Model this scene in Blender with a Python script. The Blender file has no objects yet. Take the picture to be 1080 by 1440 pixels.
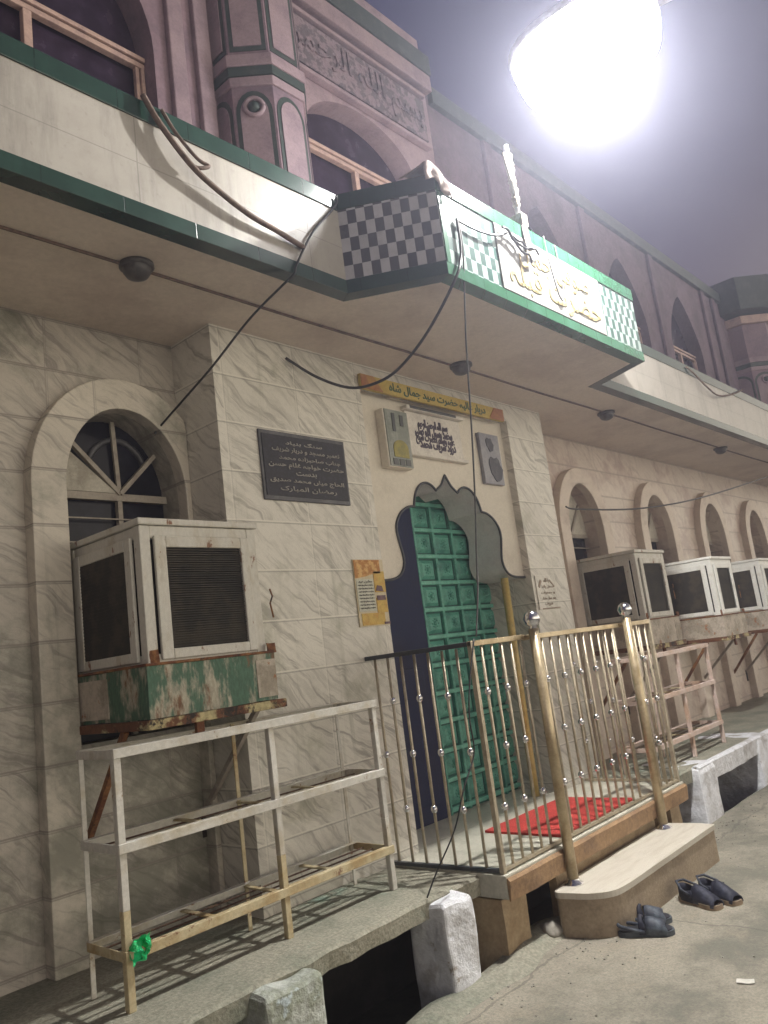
import bpy, bmesh, math, random
from mathutils import Vector, Matrix, noise
from mathutils.geometry import tessellate_polygon
random.seed(7)
S = bpy.context.scene
COL = S.collection
UP = 1.36                      # the street is the zero level of the finished scene; shapes below are written from eye level
PI = math.pi

# ------------------------------------------------------------------ materials
def nodes(name):
    m = bpy.data.materials.new(name); m.use_nodes = True
    nt = m.node_tree; b = nt.nodes['Principled BSDF']
    return m, nt, b
def N(nt, t, **kw):
    n = nt.nodes.new(t)
    for k, v in kw.items(): setattr(n, k, v)
    return n
def L(nt, a, b): nt.links.new(a, b)
def rgba(c): return (c[0], c[1], c[2], 1)
def noise_mask(nt, vec, scale, lo, hi, detail=5, rough=.6, dist=0):
    n = N(nt, 'ShaderNodeTexNoise'); n.inputs['Scale'].default_value = scale
    n.inputs['Detail'].default_value = detail; n.inputs['Roughness'].default_value = rough; n.inputs['Distortion'].default_value = dist
    L(nt, vec, n.inputs['Vector'])
    r = N(nt, 'ShaderNodeMapRange'); r.interpolation_type = 'SMOOTHSTEP'
    r.inputs[1].default_value = lo; r.inputs[2].default_value = hi
    L(nt, n.outputs[0], r.inputs[0])
    return r.outputs[0], n.outputs[0]
def mix(nt, f, a, b):
    m = N(nt, 'ShaderNodeMix', data_type='RGBA')
    if isinstance(f, (int, float)): m.inputs[0].default_value = f
    else: L(nt, f, m.inputs[0])
    for i, v in ((6, a), (7, b)):
        if isinstance(v, tuple): m.inputs[i].default_value = rgba(v)
        else: L(nt, v, m.inputs[i])
    return m.outputs[2]
def math_(nt, op, a, b=None, c=None):
    m = N(nt, 'ShaderNodeMath', operation=op)
    for i, v in enumerate((a, b, c)):
        if v is None: continue
        if isinstance(v, (int, float)): m.inputs[i].default_value = v
        else: L(nt, v, m.inputs[i])
    return m.outputs[0]
def bump(nt, b, h, strength=.3, dist=.01):
    n = N(nt, 'ShaderNodeBump'); n.inputs['Strength'].default_value = strength; n.inputs['Distance'].default_value = dist
    L(nt, h, n.inputs['Height']); L(nt, n.outputs[0], b.inputs['Normal'])
def coords(nt):
    t = N(nt, 'ShaderNodeTexCoord'); return t.outputs['Object']
def worn(name, base, second=None, scale=6, lo=.45, hi=.65, rough=.6, metal=0, fine=.08, bmp=.2, bscale=60, third=None, s3=14, lo3=.6, hi3=.66, bdist=.004, stretch=None):
    """a painted, cast or metal surface with patches of wear in a second (and third) colour and a fine grain"""
    m, nt, b = nodes(name); v = coords(nt)
    if stretch:
        mp = N(nt, 'ShaderNodeMapping'); mp.inputs['Scale'].default_value = stretch; L(nt, v, mp.inputs[0]); v = mp.outputs[0]
    second = second or tuple(x*.8 for x in base)
    k, raw = noise_mask(nt, v, scale, lo, hi, 6, .65)
    c = mix(nt, k, base, second)
    if third:
        k3, _ = noise_mask(nt, v, s3, lo3, hi3, 6, .7); c = mix(nt, k3, c, third)
    g, graw = noise_mask(nt, v, bscale, .3, .7, 3)
    d = mix(nt, g, tuple([1-fine]*3), tuple([1+fine]*3))
    mm = N(nt, 'ShaderNodeMix', data_type='RGBA', blend_type='MULTIPLY'); mm.inputs[0].default_value = 1
    L(nt, c, mm.inputs[6]); L(nt, d, mm.inputs[7]); L(nt, mm.outputs[2], b.inputs['Base Color'])
    b.inputs['Roughness'].default_value = rough; b.inputs['Metallic'].default_value = metal
    if bmp:
        h = math_(nt, 'ADD', graw, math_(nt, 'MULTIPLY', raw, 1.5)); bump(nt, b, h, bmp, bdist)
    return m
def line_mask(nt, x, period, offset, width):
    """1 on thin joints every period"""
    a = math_(nt, 'SUBTRACT', x, offset); a = math_(nt, 'DIVIDE', a, period); f = math_(nt, 'FRACT', a)
    d = math_(nt, 'ABSOLUTE', math_(nt, 'SUBTRACT', f, .5))
    return math_(nt, 'GREATER_THAN', d, .5 - width/period/2)
def marble_tile(name, base, vein, joint, ph=.235, pw=.46, z0=.69, x0=2.67, stain=(.30,.32,.24), stain_lo=.56, rough=.38, vscale=1.0, vlo=.60):
    m, nt, b = nodes(name); v = coords(nt)
    s = N(nt, 'ShaderNodeSeparateXYZ'); L(nt, v, s.inputs[0])
    u = math_(nt, 'ADD', s.outputs[0], s.outputs[1]) if False else math_(nt, 'SUBTRACT', s.outputs[0], math_(nt, 'MULTIPLY', s.outputs[1], 1.0))
    # veins run down to the right in the plane of the wall
    nz = N(nt, 'ShaderNodeTexNoise'); nz.inputs['Scale'].default_value = 2.2; nz.inputs['Detail'].default_value = 4
    L(nt, v, nz.inputs['Vector'])
    along = math_(nt, 'ADD', math_(nt, 'MULTIPLY', u, .62), math_(nt, 'MULTIPLY', s.outputs[2], .78))
    across = math_(nt, 'SUBTRACT', math_(nt, 'MULTIPLY', u, .78), math_(nt, 'MULTIPLY', s.outputs[2], .62))
    cmb = N(nt, 'ShaderNodeCombineXYZ')
    L(nt, math_(nt, 'ADD', math_(nt, 'MULTIPLY', along, 24*vscale), math_(nt, 'MULTIPLY', nz.outputs[0], 6.5)), cmb.inputs[0])
    L(nt, math_(nt, 'MULTIPLY', across, 2.3*vscale), cmb.inputs[1])
    row = math_(nt, 'FLOOR', math_(nt, 'DIVIDE', math_(nt, 'SUBTRACT', s.outputs[2], z0), ph))
    clm = math_(nt, 'FLOOR', math_(nt, 'DIVIDE', math_(nt, 'SUBTRACT', u, x0 - 2.82), pw))
    L(nt, math_(nt, 'ADD', math_(nt, 'MULTIPLY', row, 3.7), math_(nt, 'MULTIPLY', clm, 1.3)), cmb.inputs[2])
    k, raw = noise_mask(nt, cmb.outputs[0], 1.0, vlo, vlo+.17, 6, .68, .7)
    c = mix(nt, math_(nt, 'MULTIPLY', k, .85), base, vein)
    c4 = N(nt, 'ShaderNodeCombineXYZ'); L(nt, math_(nt, 'ADD', math_(nt, 'MULTIPLY', along, 30*vscale), math_(nt, 'MULTIPLY', nz.outputs[0], 6)), c4.inputs[0]); L(nt, math_(nt, 'MULTIPLY', across, 4.5), c4.inputs[1]); L(nt, row, c4.inputs[2])
    kf, _ = noise_mask(nt, c4.outputs[0], 1.0, vlo-.04, vlo+.14, 5, .65, .5)
    c = mix(nt, math_(nt, 'MULTIPLY', kf, .3), c, tuple(x*.85 for x in vein))
    # each tile a slightly different cast
    wn = N(nt, 'ShaderNodeTexWhiteNoise', noise_dimensions='2D'); c2 = N(nt, 'ShaderNodeCombineXYZ'); L(nt, row, c2.inputs[0]); L(nt, clm, c2.inputs[1]); L(nt, c2.outputs[0], wn.inputs[0])
    c = mix(nt, math_(nt, 'MULTIPLY', wn.outputs[0], .34), c, tuple(x*.72 for x in base))
    st, sraw = noise_mask(nt, v, 2.4, stain_lo, stain_lo+.2, 7, .7)
    c = mix(nt, math_(nt, 'MULTIPLY', st, .65), c, stain)
    dm = N(nt, 'ShaderNodeMapping'); dm.inputs['Scale'].default_value = (9, 9, .55); L(nt, v, dm.inputs[0])
    dk, _ = noise_mask(nt, dm.outputs[0], 1.0, .56, .74, 6, .7); c = mix(nt, math_(nt, 'MULTIPLY', dk, .45), c, tuple(x*.75 for x in stain))
    gk, _ = noise_mask(nt, v, 38, .50, .75, 5, .75); c = mix(nt, math_(nt, 'MULTIPLY', gk, .25), c, tuple(x*.5 for x in base))
    jh = line_mask(nt, s.outputs[2], ph, z0, .007); jv = line_mask(nt, u, pw, x0-2.82, .006)
    j = math_(nt, 'MAXIMUM', jh, math_(nt, 'MULTIPLY', jv, .6))
    c = mix(nt, math_(nt, 'MULTIPLY', j, .8), c, joint)
    jd = math_(nt, 'MAXIMUM', line_mask(nt, s.outputs[2], ph, z0-.008, .006), math_(nt, 'MULTIPLY', line_mask(nt, u, pw, x0-2.812, .004), .6))
    c = mix(nt, math_(nt, 'MULTIPLY', jd, .55), c, tuple(x*.35 for x in base))
    L(nt, c, b.inputs['Base Color'])
    b.inputs['Roughness'].default_value = rough
    h = math_(nt, 'SUBTRACT', math_(nt, 'MULTIPLY', sraw, .4), math_(nt, 'MAXIMUM', j, jd)); bump(nt, b, h, .35, .004)
    return m
def tile_band(name, base, second, pw=.3, rough=.25, ph=None, z0=0):
    """glazed tile with faint joints along the band"""
    m, nt, b = nodes(name); v = coords(nt); s = N(nt, 'ShaderNodeSeparateXYZ'); L(nt, v, s.inputs[0])
    u = math_(nt, 'SUBTRACT', s.outputs[0], s.outputs[1])
    k, raw = noise_mask(nt, v, 5, .4, .7, 6, .7)
    c = mix(nt, math_(nt, 'MULTIPLY', k, .6), base, second)
    dm = N(nt, 'ShaderNodeMapping'); dm.inputs['Scale'].default_value = (7, 7, .9); L(nt, v, dm.inputs[0])
    dk, _ = noise_mask(nt, dm.outputs[0], 1.0, .48, .72, 7, .72); c = mix(nt, math_(nt, 'MULTIPLY', dk, .5), c, tuple(x*.5 for x in second))
    gk, _ = noise_mask(nt, v, 30, .55, .75, 5, .7); c = mix(nt, math_(nt, 'MULTIPLY', gk, .35), c, tuple(x*.55 for x in second))
    j = line_mask(nt, u, pw, .07, .005)
    if ph: j = math_(nt, 'MAXIMUM', j, line_mask(nt, s.outputs[2], ph, z0, .004))
    c = mix(nt, math_(nt, 'MULTIPLY', j, .5), c, tuple(x*.35 for x in base))
    L(nt, c, b.inputs['Base Color']); b.inputs['Roughness'].default_value = rough
    bump(nt, b, math_(nt, 'SUBTRACT', math_(nt, 'MULTIPLY', raw, .5), j), .25, .003)
    return m
def checker(name, a, bcol, du, dv, org, udir):
    m, nt, b = nodes(name); v = coords(nt)
    sub = N(nt, 'ShaderNodeVectorMath', operation='SUBTRACT'); L(nt, v, sub.inputs[0]); sub.inputs[1].default_value = org
    dt = N(nt, 'ShaderNodeVectorMath', operation='DOT_PRODUCT'); L(nt, sub.outputs[0], dt.inputs[0]); dt.inputs[1].default_value = udir
    s = N(nt, 'ShaderNodeSeparateXYZ'); L(nt, sub.outputs[0], s.inputs[0])
    iu = math_(nt, 'FLOOR', math_(nt, 'DIVIDE', dt.outputs['Value'], du)); iv = math_(nt, 'FLOOR', math_(nt, 'DIVIDE', s.outputs[2], dv))
    par = math_(nt, 'MODULO', math_(nt, 'ADD', math_(nt, 'ADD', iu, iv), 1000.0), 2.0)
    k, raw = noise_mask(nt, v, 22, .3, .75, 4)
    c = mix(nt, par, mix(nt, math_(nt, 'MULTIPLY', k, .4), a, tuple(x*.6 for x in a)), mix(nt, math_(nt, 'MULTIPLY', k, .5), bcol, tuple(x*1.5 for x in bcol)))
    wn = N(nt, 'ShaderNodeTexWhiteNoise', noise_dimensions='2D'); c2 = N(nt, 'ShaderNodeCombineXYZ'); L(nt, iu, c2.inputs[0]); L(nt, iv, c2.inputs[1]); L(nt, c2.outputs[0], wn.inputs[0])
    c = mix(nt, math_(nt, 'MULTIPLY', wn.outputs[0], .28), c, tuple((x+y)*.32 for x, y in zip(a, bcol)))
    dk, _ = noise_mask(nt, v, 9, .52, .72, 7, .72); c = mix(nt, math_(nt, 'MULTIPLY', dk, .55), c, tuple(x*.3 for x in a))
    L(nt, c, b.inputs['Base Color']); b.inputs['Roughness'].default_value = .28
    return m
def metal(name, col, rough, spots=None):
    m, nt, b = nodes(name); v = coords(nt)
    k, raw = noise_mask(nt, v, 30, .35, .75, 5)
    c = mix(nt, k, col, tuple(x*.65 for x in col)) if not spots else mix(nt, k, col, spots)
    L(nt, c, b.inputs['Base Color']); b.inputs['Metallic'].default_value = 1
    L(nt, math_(nt, 'ADD', math_(nt, 'MULTIPLY', raw, .25), rough-.1), b.inputs['Roughness'])
    return m
def glass(name, col, rough=.08):
    m, nt, b = nodes(name); v = coords(nt)
    k, raw = noise_mask(nt, v, 7, .4, .7, 5); L(nt, mix(nt, k, col, tuple(x*1.8+.004 for x in col)), b.inputs['Base Color'])
    L(nt, math_(nt, 'ADD', math_(nt, 'MULTIPLY', raw, .2), rough), b.inputs['Roughness']); b.inputs['Specular IOR Level'].default_value = .18
    return m

M = {}
M['bay_tile'] = marble_tile('bay_marble_tile', (.70,.67,.60), (.27,.25,.22), (.74,.71,.63), vlo=.50, stain=(.30,.30,.22), stain_lo=.52)
M['wall_tile'] = marble_tile('wall_marble_tile', (.52,.475,.415), (.23,.205,.185), (.24,.21,.185), x0=1.2, stain=(.12,.13,.095), stain_lo=.44, vlo=.48)
M['far_tile'] = marble_tile('far_marble_tile', (.64,.55,.47), (.36,.29,.25), (.36,.28,.25), x0=1.2, stain=(.34,.22,.20), stain_lo=.46, vlo=.53)  # warm pinkish light on the right wall is mixed into these colours
M['surround'] = marble_tile('surround_marble', (.60,.55,.47), (.28,.25,.225), (.24,.21,.185), pw=.9, x0=.55, stain=(.15,.16,.12), stain_lo=.47, vlo=.53)
M['surround_far'] = worn('far_surround_marble', (.62,.53,.45), (.48,.39,.33), 5, .45, .7, .5, fine=.06, bmp=.12)
M['plaster'] = worn('soffit_plaster', (.70,.61,.52), (.58,.49,.42), 2.2, .42, .68, .75, fine=.05, bmp=.25, bscale=45)
M['arch_plaster'] = worn('arch_plaster', (.68,.63,.54), (.58,.53,.45), 4, .45, .7, .7, fine=.04, bmp=.15)
M['arch_grey'] = worn('reveal_grey_paint', (.68,.68,.66), (.58,.57,.56), 6, .45, .7, .6, fine=.05, bmp=.15)
M['trim_dark'] = worn('dark_trim', (.03,.035,.045), (.05,.05,.06), 12, rough=.45, bmp=.05)
M['fascia'] = tile_band('fascia_tile', (.36,.335,.30), (.28,.255,.225), .84, .35, .20, 1.86)
M['band'] = tile_band('green_tile', (.014,.036,.028), (.024,.058,.046), .3, .22)
M['band_lit'] = tile_band('lit_green_tile', (.022,.095,.048), (.05,.135,.095), .19, .25)  # same green tile as the other bands, with lamp light in its colour
M['sign_tile'] = tile_band('sign_white_tile', (.29,.29,.275), (.24,.235,.22), .30, .22, .19, 1.86)
M['gold'] = worn('gold_letter', (.30,.24,.12), (.20,.15,.07), 30, rough=.4, bmp=.1)
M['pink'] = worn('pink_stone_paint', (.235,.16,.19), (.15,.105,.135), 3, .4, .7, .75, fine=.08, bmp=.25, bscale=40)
M['pink_dimmed'] = worn('pink_paint_dimmed', (.15,.105,.135), (.10,.07,.095), 2.4, .4, .68, .8, fine=.1, bmp=.3, bscale=40, third=(.11,.085,.10), s3=4, lo3=.55, hi3=.7)  # pink wall again, night gloom and haze darkened into its colour
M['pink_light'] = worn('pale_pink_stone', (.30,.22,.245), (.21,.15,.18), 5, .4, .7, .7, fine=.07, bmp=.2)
M['green_dark'] = worn('dark_green_paint', (.028,.045,.040), (.05,.06,.055), 8, rough=.55, bmp=.1)
M['carved'] = worn('carved_relief', (.22,.165,.19), (.12,.095,.115), 14, .46, .54, .8, fine=.1, bmp=.8, bscale=30, bdist=.012)
M['upper_glass'] = glass('upper_dark_glass', (.022,.014,.028), .15)
M['glass'] = glass('window_dark_glass', (.012,.012,.02), .06)
M['win_frame'] = worn('window_frame_paint', (.36,.32,.27), (.26,.22,.19), 9, rough=.55, bmp=.1)
M['win_board'] = worn('window_board', (.50,.47,.40), (.32,.29,.24), 5, rough=.6, bmp=.1)
M['orange_lit'] = worn('orange_lit_paint', (.46,.32,.27), (.34,.23,.21), 9, rough=.55, bmp=.1)  # orange light on upper frames and turret cornice, put into the paint
M['navy'] = worn('navy_door_paint', (.008,.014,.055), (.014,.016,.045), 4, .4, .7, .8, bmp=.1, third=(.03,.016,.03), s3=3, lo3=.62, hi3=.75)
M['door_green'] = worn('door_green_paint', (.10,.34,.265), (.05,.21,.17), 9, .42, .66, .55, fine=.1, bmp=.15)
M['door_rail'] = worn('door_rail_paint', (.15,.44,.34), (.07,.28,.22), 12, .4, .7, .5, fine=.08, bmp=.1)
M['street'] = None
M['concrete'] = worn('ledge_concrete', (.29,.275,.215), (.18,.19,.145), 3.2, .4, .68, .85, fine=.22, bmp=.6, bscale=70, third=(.17,.24,.19), s3=2.6, lo3=.58, hi3=.72, bdist=.006)
M['gutter'] = worn('gutter_dark', (.022,.019,.018), (.04,.033,.03), 5, rough=.7, bmp=.6, bscale=25)  # near-black throughout, drain floor and back wall alike
M['whitewash'] = worn('whitewash', (.68,.69,.72), (.46,.45,.45), 6, .5, .66, .8, fine=.1, bmp=.7, bscale=26, third=(.30,.26,.22), s3=9, lo3=.63, hi3=.7, bdist=.01)
M['whitewash_old'] = worn('mossy_whitewash', (.42,.44,.40), (.26,.28,.22), 7, .44, .62, .85, fine=.15, bmp=.8, bscale=24, third=(.45,.52,.54), s3=7, lo3=.6, hi3=.68, bdist=.012)
M['redstone'] = worn('red_sandstone', (.32,.20,.105), (.21,.13,.075), 8, .4, .65, .75, fine=.15, bmp=.5, bscale=50)
M['riser'] = worn('riser_stone', (.40,.30,.18), (.30,.21,.12), 7, .4, .66, .6, fine=.1, bmp=.3)
M['marble_floor'] = worn('platform_marble', (.52,.50,.42), (.42,.41,.34), 6, .45, .65, .35, fine=.08, bmp=.1)
M['step_side'] = worn('step_side_stone', (.34,.27,.19), (.26,.20,.14), 6, .4, .68, .7, fine=.12, bmp=.35)
M['rubble'] = worn('rubble_stone', (.32,.30,.26), (.22,.20,.17), 9, rough=.9, bmp=.8, bscale=30)
M['carpet'] = worn('red_carpet', (.46,.045,.035), (.34,.03,.026), 14, .4, .7, .95, fine=.3, bmp=.6, bscale=160)
M['paint_white'] = worn('white_painted_steel', (.58,.56,.50), (.48,.44,.36), 6, .5, .68, .5, fine=.06, bmp=.12, third=(.20,.085,.035), s3=13, lo3=.60, hi3=.67, stretch=(1.4,1.4,.7))
M['paint_white2'] = worn('clean_white_painted_steel', (.68,.68,.64), (.56,.54,.48), 6, .5, .7, .45, fine=.05, bmp=.1, third=(.25,.13,.06), s3=14, lo3=.68, hi3=.72)
M['rack_paint'] = worn('rack_white_paint', (.52,.50,.45), (.42,.37,.28), 5, .48, .66, .5, fine=.08, bmp=.12, third=(.22,.12,.05), s3=13, lo3=.61, hi3=.68)

M['rack_rust'] = worn('rack_rusty_paint', (.47,.40,.25), (.35,.25,.12), 6, .42, .62, .6, fine=.1, bmp=.2, third=(.16,.07,.03), s3=15, lo3=.58, hi3=.66)
M['rack_pink'] = worn('rack_pinkish_paint', (.56,.45,.40), (.46,.31,.22), 5, .45, .66, .55, fine=.08, bmp=.12)
M['rust'] = worn('rust', (.12,.042,.018), (.26,.12,.04), 14, .42, .64, .85, fine=.2, bmp=.5, bscale=50, third=(.03,.018,.012), s3=9, lo3=.56, hi3=.64)
M['rust_dark'] = worn('dark_rust', (.07,.035,.02), (.12,.07,.04), 12, .45, .65, .85, fine=.2, bmp=.3)
M['rust_rail'] = worn('rust_rail', (.13,.05,.02), (.40,.34,.18), 7, .52, .6, .8, fine=.2, bmp=.5, third=(.02,.013,.01), s3=10, lo3=.54, hi3=.62)
M['tray_green'] = worn('tray_green_flaking', (.05,.12,.075), (.37,.34,.26), 8, .46, .60, .6, fine=.2, bmp=.35, third=(.16,.075,.03), s3=9, lo3=.55, hi3=.68, stretch=(1.6,1.6,.6))
M['tray_pale'] = worn('tray_pale_flaking', (.46,.40,.33), (.30,.26,.20), 6, .46, .6, .65, fine=.12, bmp=.3, third=(.30,.13,.05), s3=11, lo3=.6, hi3=.66)
M['grille'] = worn('grille_dark', (.018,.015,.012), (.045,.036,.024), 9, .42, .6, rough=.7, bmp=.1)
M['cavity'] = worn('cavity_dark', (.014,.011,.011), (.03,.02,.016), 7, rough=.9, bmp=.1)
M['brass'] = worn('brassy_pipe', (.48,.39,.25), (.34,.26,.15), 9, .42, .66, .36, metal=.5, bmp=.05)
M['brass_brightened'] = worn('brightened_brass_pipe', (.55,.41,.14), (.40,.28,.09), 12, rough=.35, bmp=.05)  # brass of the door pole, its colour brightened to look lit
M['steel'] = worn('dull_tan_bar', (.44,.38,.28), (.32,.27,.19), 14, rough=.38, metal=.35, bmp=.05)
M['chrome'] = metal('chrome', (.85,.85,.88), .13)
M['cable'] = worn('black_cable', (.015,.015,.017), (.03,.03,.03), 20, rough=.5, bmp=0)
M['cable_grey'] = worn('grey_cable', (.07,.07,.075), (.1,.1,.1), 20, rough=.5, bmp=0)
M['rope'] = worn('brown_rope', (.16,.11,.09), (.09,.065,.055), 25, rough=.9, bmp=.4)
M['fixture'] = worn('dark_fixture', (.05,.045,.045), (.09,.08,.075), 14, rough=.4, bmp=.05)
M['plaque_black'] = worn('black_granite', (.010,.010,.020), (.02,.018,.035), 60, rough=.55, bmp=0)
M['plaque_rim'] = worn('plaque_rim', (.05,.05,.06), (.09,.09,.1), 14, rough=.4, bmp=0)
M['plaque_text'] = worn('plaque_lettering', (.34,.32,.29), (.20,.19,.18), 30, rough=.5, bmp=0)
M['banner'] = worn('banner_yellow', (.50,.37,.08), (.42,.29,.06), 6, rough=.55, bmp=.05)
M['banner_end'] = worn('banner_brown_end', (.30,.11,.04), (.40,.22,.06), 12, rough=.55, bmp=.05)
M['banner_text'] = worn('banner_lettering', (.05,.10,.035), (.10,.12,.04), 20, rough=.5, bmp=0)
M['white_marble'] = worn('white_marble', (.66,.62,.56), (.56,.52,.47), 8, rough=.4, bmp=.1)
M['callig'] = worn('dark_calligraphy', (.06,.045,.08), (.11,.09,.12), 30, rough=.5, bmp=0)
M['photo_grey'] = worn('photo_grey_green', (.20,.22,.19), (.29,.30,.27), 9, .4, .6, .35, bmp=0)
M['photo_olive'] = worn('photo_olive', (.30,.25,.03), (.20,.18,.03), 14, .4, .6, .35, bmp=0)
M['photo_dark'] = worn('photo_dark', (.065,.07,.075), (.07,.075,.07), 20, rough=.35, bmp=0)
M['photo_blot'] = worn('photo_blot', (.035,.035,.055), (.08,.08,.10), 14, rough=.5, bmp=0)
M['photo_blue'] = worn('photo_blue_grey', (.25,.25,.28), (.17,.17,.21), 8, .4, .65, .35, bmp=0)
M['poster'] = worn('poster_cream', (.60,.52,.36), (.52,.44,.28), 8, rough=.6, bmp=.05)
M['poster_orange'] = worn('poster_orange', (.42,.17,.025), (.60,.36,.12), 30, .45, .6, .55, bmp=0)
M['poster_gold'] = worn('poster_gold', (.56,.38,.08), (.50,.28,.05), 20, rough=.55, bmp=0)
M['poster_white'] = worn('poster_white', (.55,.55,.46), (.48,.48,.40), 20, rough=.6, bmp=0)
M['poster_ink'] = worn('poster_ink', (.10,.10,.09), (.15,.14,.12), 40, rough=.6, bmp=0)
M['poster_purple'] = worn('poster_purple', (.12,.07,.09), (.18,.10,.12), 30, rough=.6, bmp=0)
M['etched'] = worn('etched_brown', (.32,.25,.19), (.24,.18,.13), 30, rough=.6, bmp=0)
M['cloth'] = worn('pale_cloth', (.30,.25,.23), (.22,.15,.15), 8, rough=.9, bmp=.3)
M['wrap'] = worn('plastic_wrap', (.30,.29,.25), (.17,.14,.10), 16, .45, .6, .4, bmp=.5, bscale=30)
M['lamp_body'] = worn('lamp_body', (.25,.25,.26), (.32,.32,.33), 10, rough=.45, bmp=0)
M['bag'] = worn('green_plastic_bag', (.005,.42,.12), (.01,.55,.22), 18, rough=.35, bmp=.5, bscale=40)
M['paper'] = worn('paper', (.6,.58,.52), (.5,.48,.42), 10, rough=.8, bmp=.1)
M['shoe_sole'] = worn('shoe_sole_grey', (.09,.105,.12), (.05,.06,.075), 20, rough=.8, bmp=.2)
M['shoe_tan'] = worn('shoe_sole_tan', (.34,.26,.18), (.22,.17,.12), 20, rough=.8, bmp=.2)
M['shoe_strap'] = worn('shoe_strap_slate', (.028,.034,.052), (.08,.10,.125), 16, rough=.6, bmp=.3)
M['shoe_navy'] = worn('shoe_navy', (.010,.012,.028), (.03,.034,.06), 14, rough=.65, bmp=.3)
M['shoe_dark'] = worn('shoe_dark_lining', (.012,.012,.018), (.02,.02,.03), 14, rough=.8, bmp=.1)

def street_mat():
    m, nt, b = nodes('street_concrete'); v = coords(nt)
    k, raw = noise_mask(nt, v, 1.7, .40, .62, 9, .72)
    c = mix(nt, k, (.34,.305,.24), (.17,.163,.128))
    k2, _ = noise_mask(nt, v, 4.5, .52, .7, 7, .7); c = mix(nt, math_(nt, 'MULTIPLY', k2, .6), c, (.33,.285,.215))
    k4, _ = noise_mask(nt, v, 2.3, .6, .75, 7, .7); c = mix(nt, math_(nt, 'MULTIPLY', k4, .6), c, (.15,.16,.13))
    k3, fine = noise_mask(nt, v, 110, .35, .7, 3); c = mix(nt, math_(nt, 'MULTIPLY', k3, .45), c, (.11,.105,.09))
    # a single wandering crack across the slab
    s = N(nt, 'ShaderNodeSeparateXYZ'); L(nt, v, s.inputs[0])
    nz = N(nt, 'ShaderNodeTexNoise'); nz.inputs['Scale'].default_value = 5; nz.inputs['Detail'].default_value = 5; L(nt, v, nz.inputs['Vector'])
    d = math_(nt, 'ABSOLUTE', math_(nt, 'SUBTRACT', math_(nt, 'ADD', s.outputs[0], math_(nt, 'MULTIPLY', nz.outputs[0], .10)), math_(nt, 'SUBTRACT', 3.81, math_(nt, 'MULTIPLY', s.outputs[1], .05))))
    ck = math_(nt, 'LESS_THAN', d, .006)
    d2 = math_(nt, 'ABSOLUTE', math_(nt, 'SUBTRACT', math_(nt, 'ADD', s.outputs[1], math_(nt, 'MULTIPLY', nz.outputs[0], .16)), 2.13))
    ck = math_(nt, 'MAXIMUM', ck, math_(nt, 'LESS_THAN', d2, .007))
    ok_, _ = noise_mask(nt, v, 3.1, .63, .72, 5, .6); c = mix(nt, math_(nt, 'MULTIPLY', ok_, .7), c, (.085,.08,.07))
    c = mix(nt, math_(nt, 'MULTIPLY', ck, .45), c, (.08,.075,.065))
    L(nt, c, b.inputs['Base Color']); b.inputs['Roughness'].default_value = .85
    h = math_(nt, 'SUBTRACT', math_(nt, 'ADD', math_(nt, 'MULTIPLY', fine, .35), raw), ck); bump(nt, b, h, .7, .012)
    return m
M['street'] = street_mat()
def step_mat():
    m, nt, b = nodes('streaked_step_marble'); v = coords(nt)
    mp = N(nt, 'ShaderNodeMapping'); mp.inputs['Scale'].default_value = (2.2, 13, 1); mp.inputs['Rotation'].default_value = (0,0,.12); L(nt, v, mp.inputs[0])
    k, raw = noise_mask(nt, mp.outputs[0], 1.6, .42, .66, 5, .6, .6)
    c = mix(nt, math_(nt, 'MULTIPLY', k, .6), (.58,.54,.46), (.44,.39,.31)); L(nt, c, b.inputs['Base Color']); b.inputs['Roughness'].default_value = .4
    return m
M['step_top'] = step_mat()
def emit(name, col, st):
    m = bpy.data.materials.new(name); m.use_nodes = True; nt = m.node_tree; nt.nodes.clear()
    o = N(nt, 'ShaderNodeOutputMaterial'); e = N(nt, 'ShaderNodeEmission'); e.inputs[0].default_value = rgba(col); e.inputs[1].default_value = st; L(nt, e.outputs[0], o.inputs[0])
    return m
M['lens'] = emit('lit_lamp_lens', (1,.985,.97), 60)
nt_ = M['lens'].node_tree; g_ = N(nt_, 'ShaderNodeNewGeometry'); s_ = N(nt_, 'ShaderNodeSeparateXYZ'); L(nt_, g_.outputs['Position'], s_.inputs[0])
r_ = N(nt_, 'ShaderNodeMapRange'); r_.interpolation_type = 'SMOOTHSTEP'
for i_, v_ in enumerate((UP+3.10, UP+2.93, .55, 60.0)): r_.inputs[i_+1].default_value = v_
L(nt_, s_.outputs[2], r_.inputs[0]); L(nt_, r_.outputs[0], [n for n in nt_.nodes if n.type == 'EMISSION'][0].inputs[1])

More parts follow.
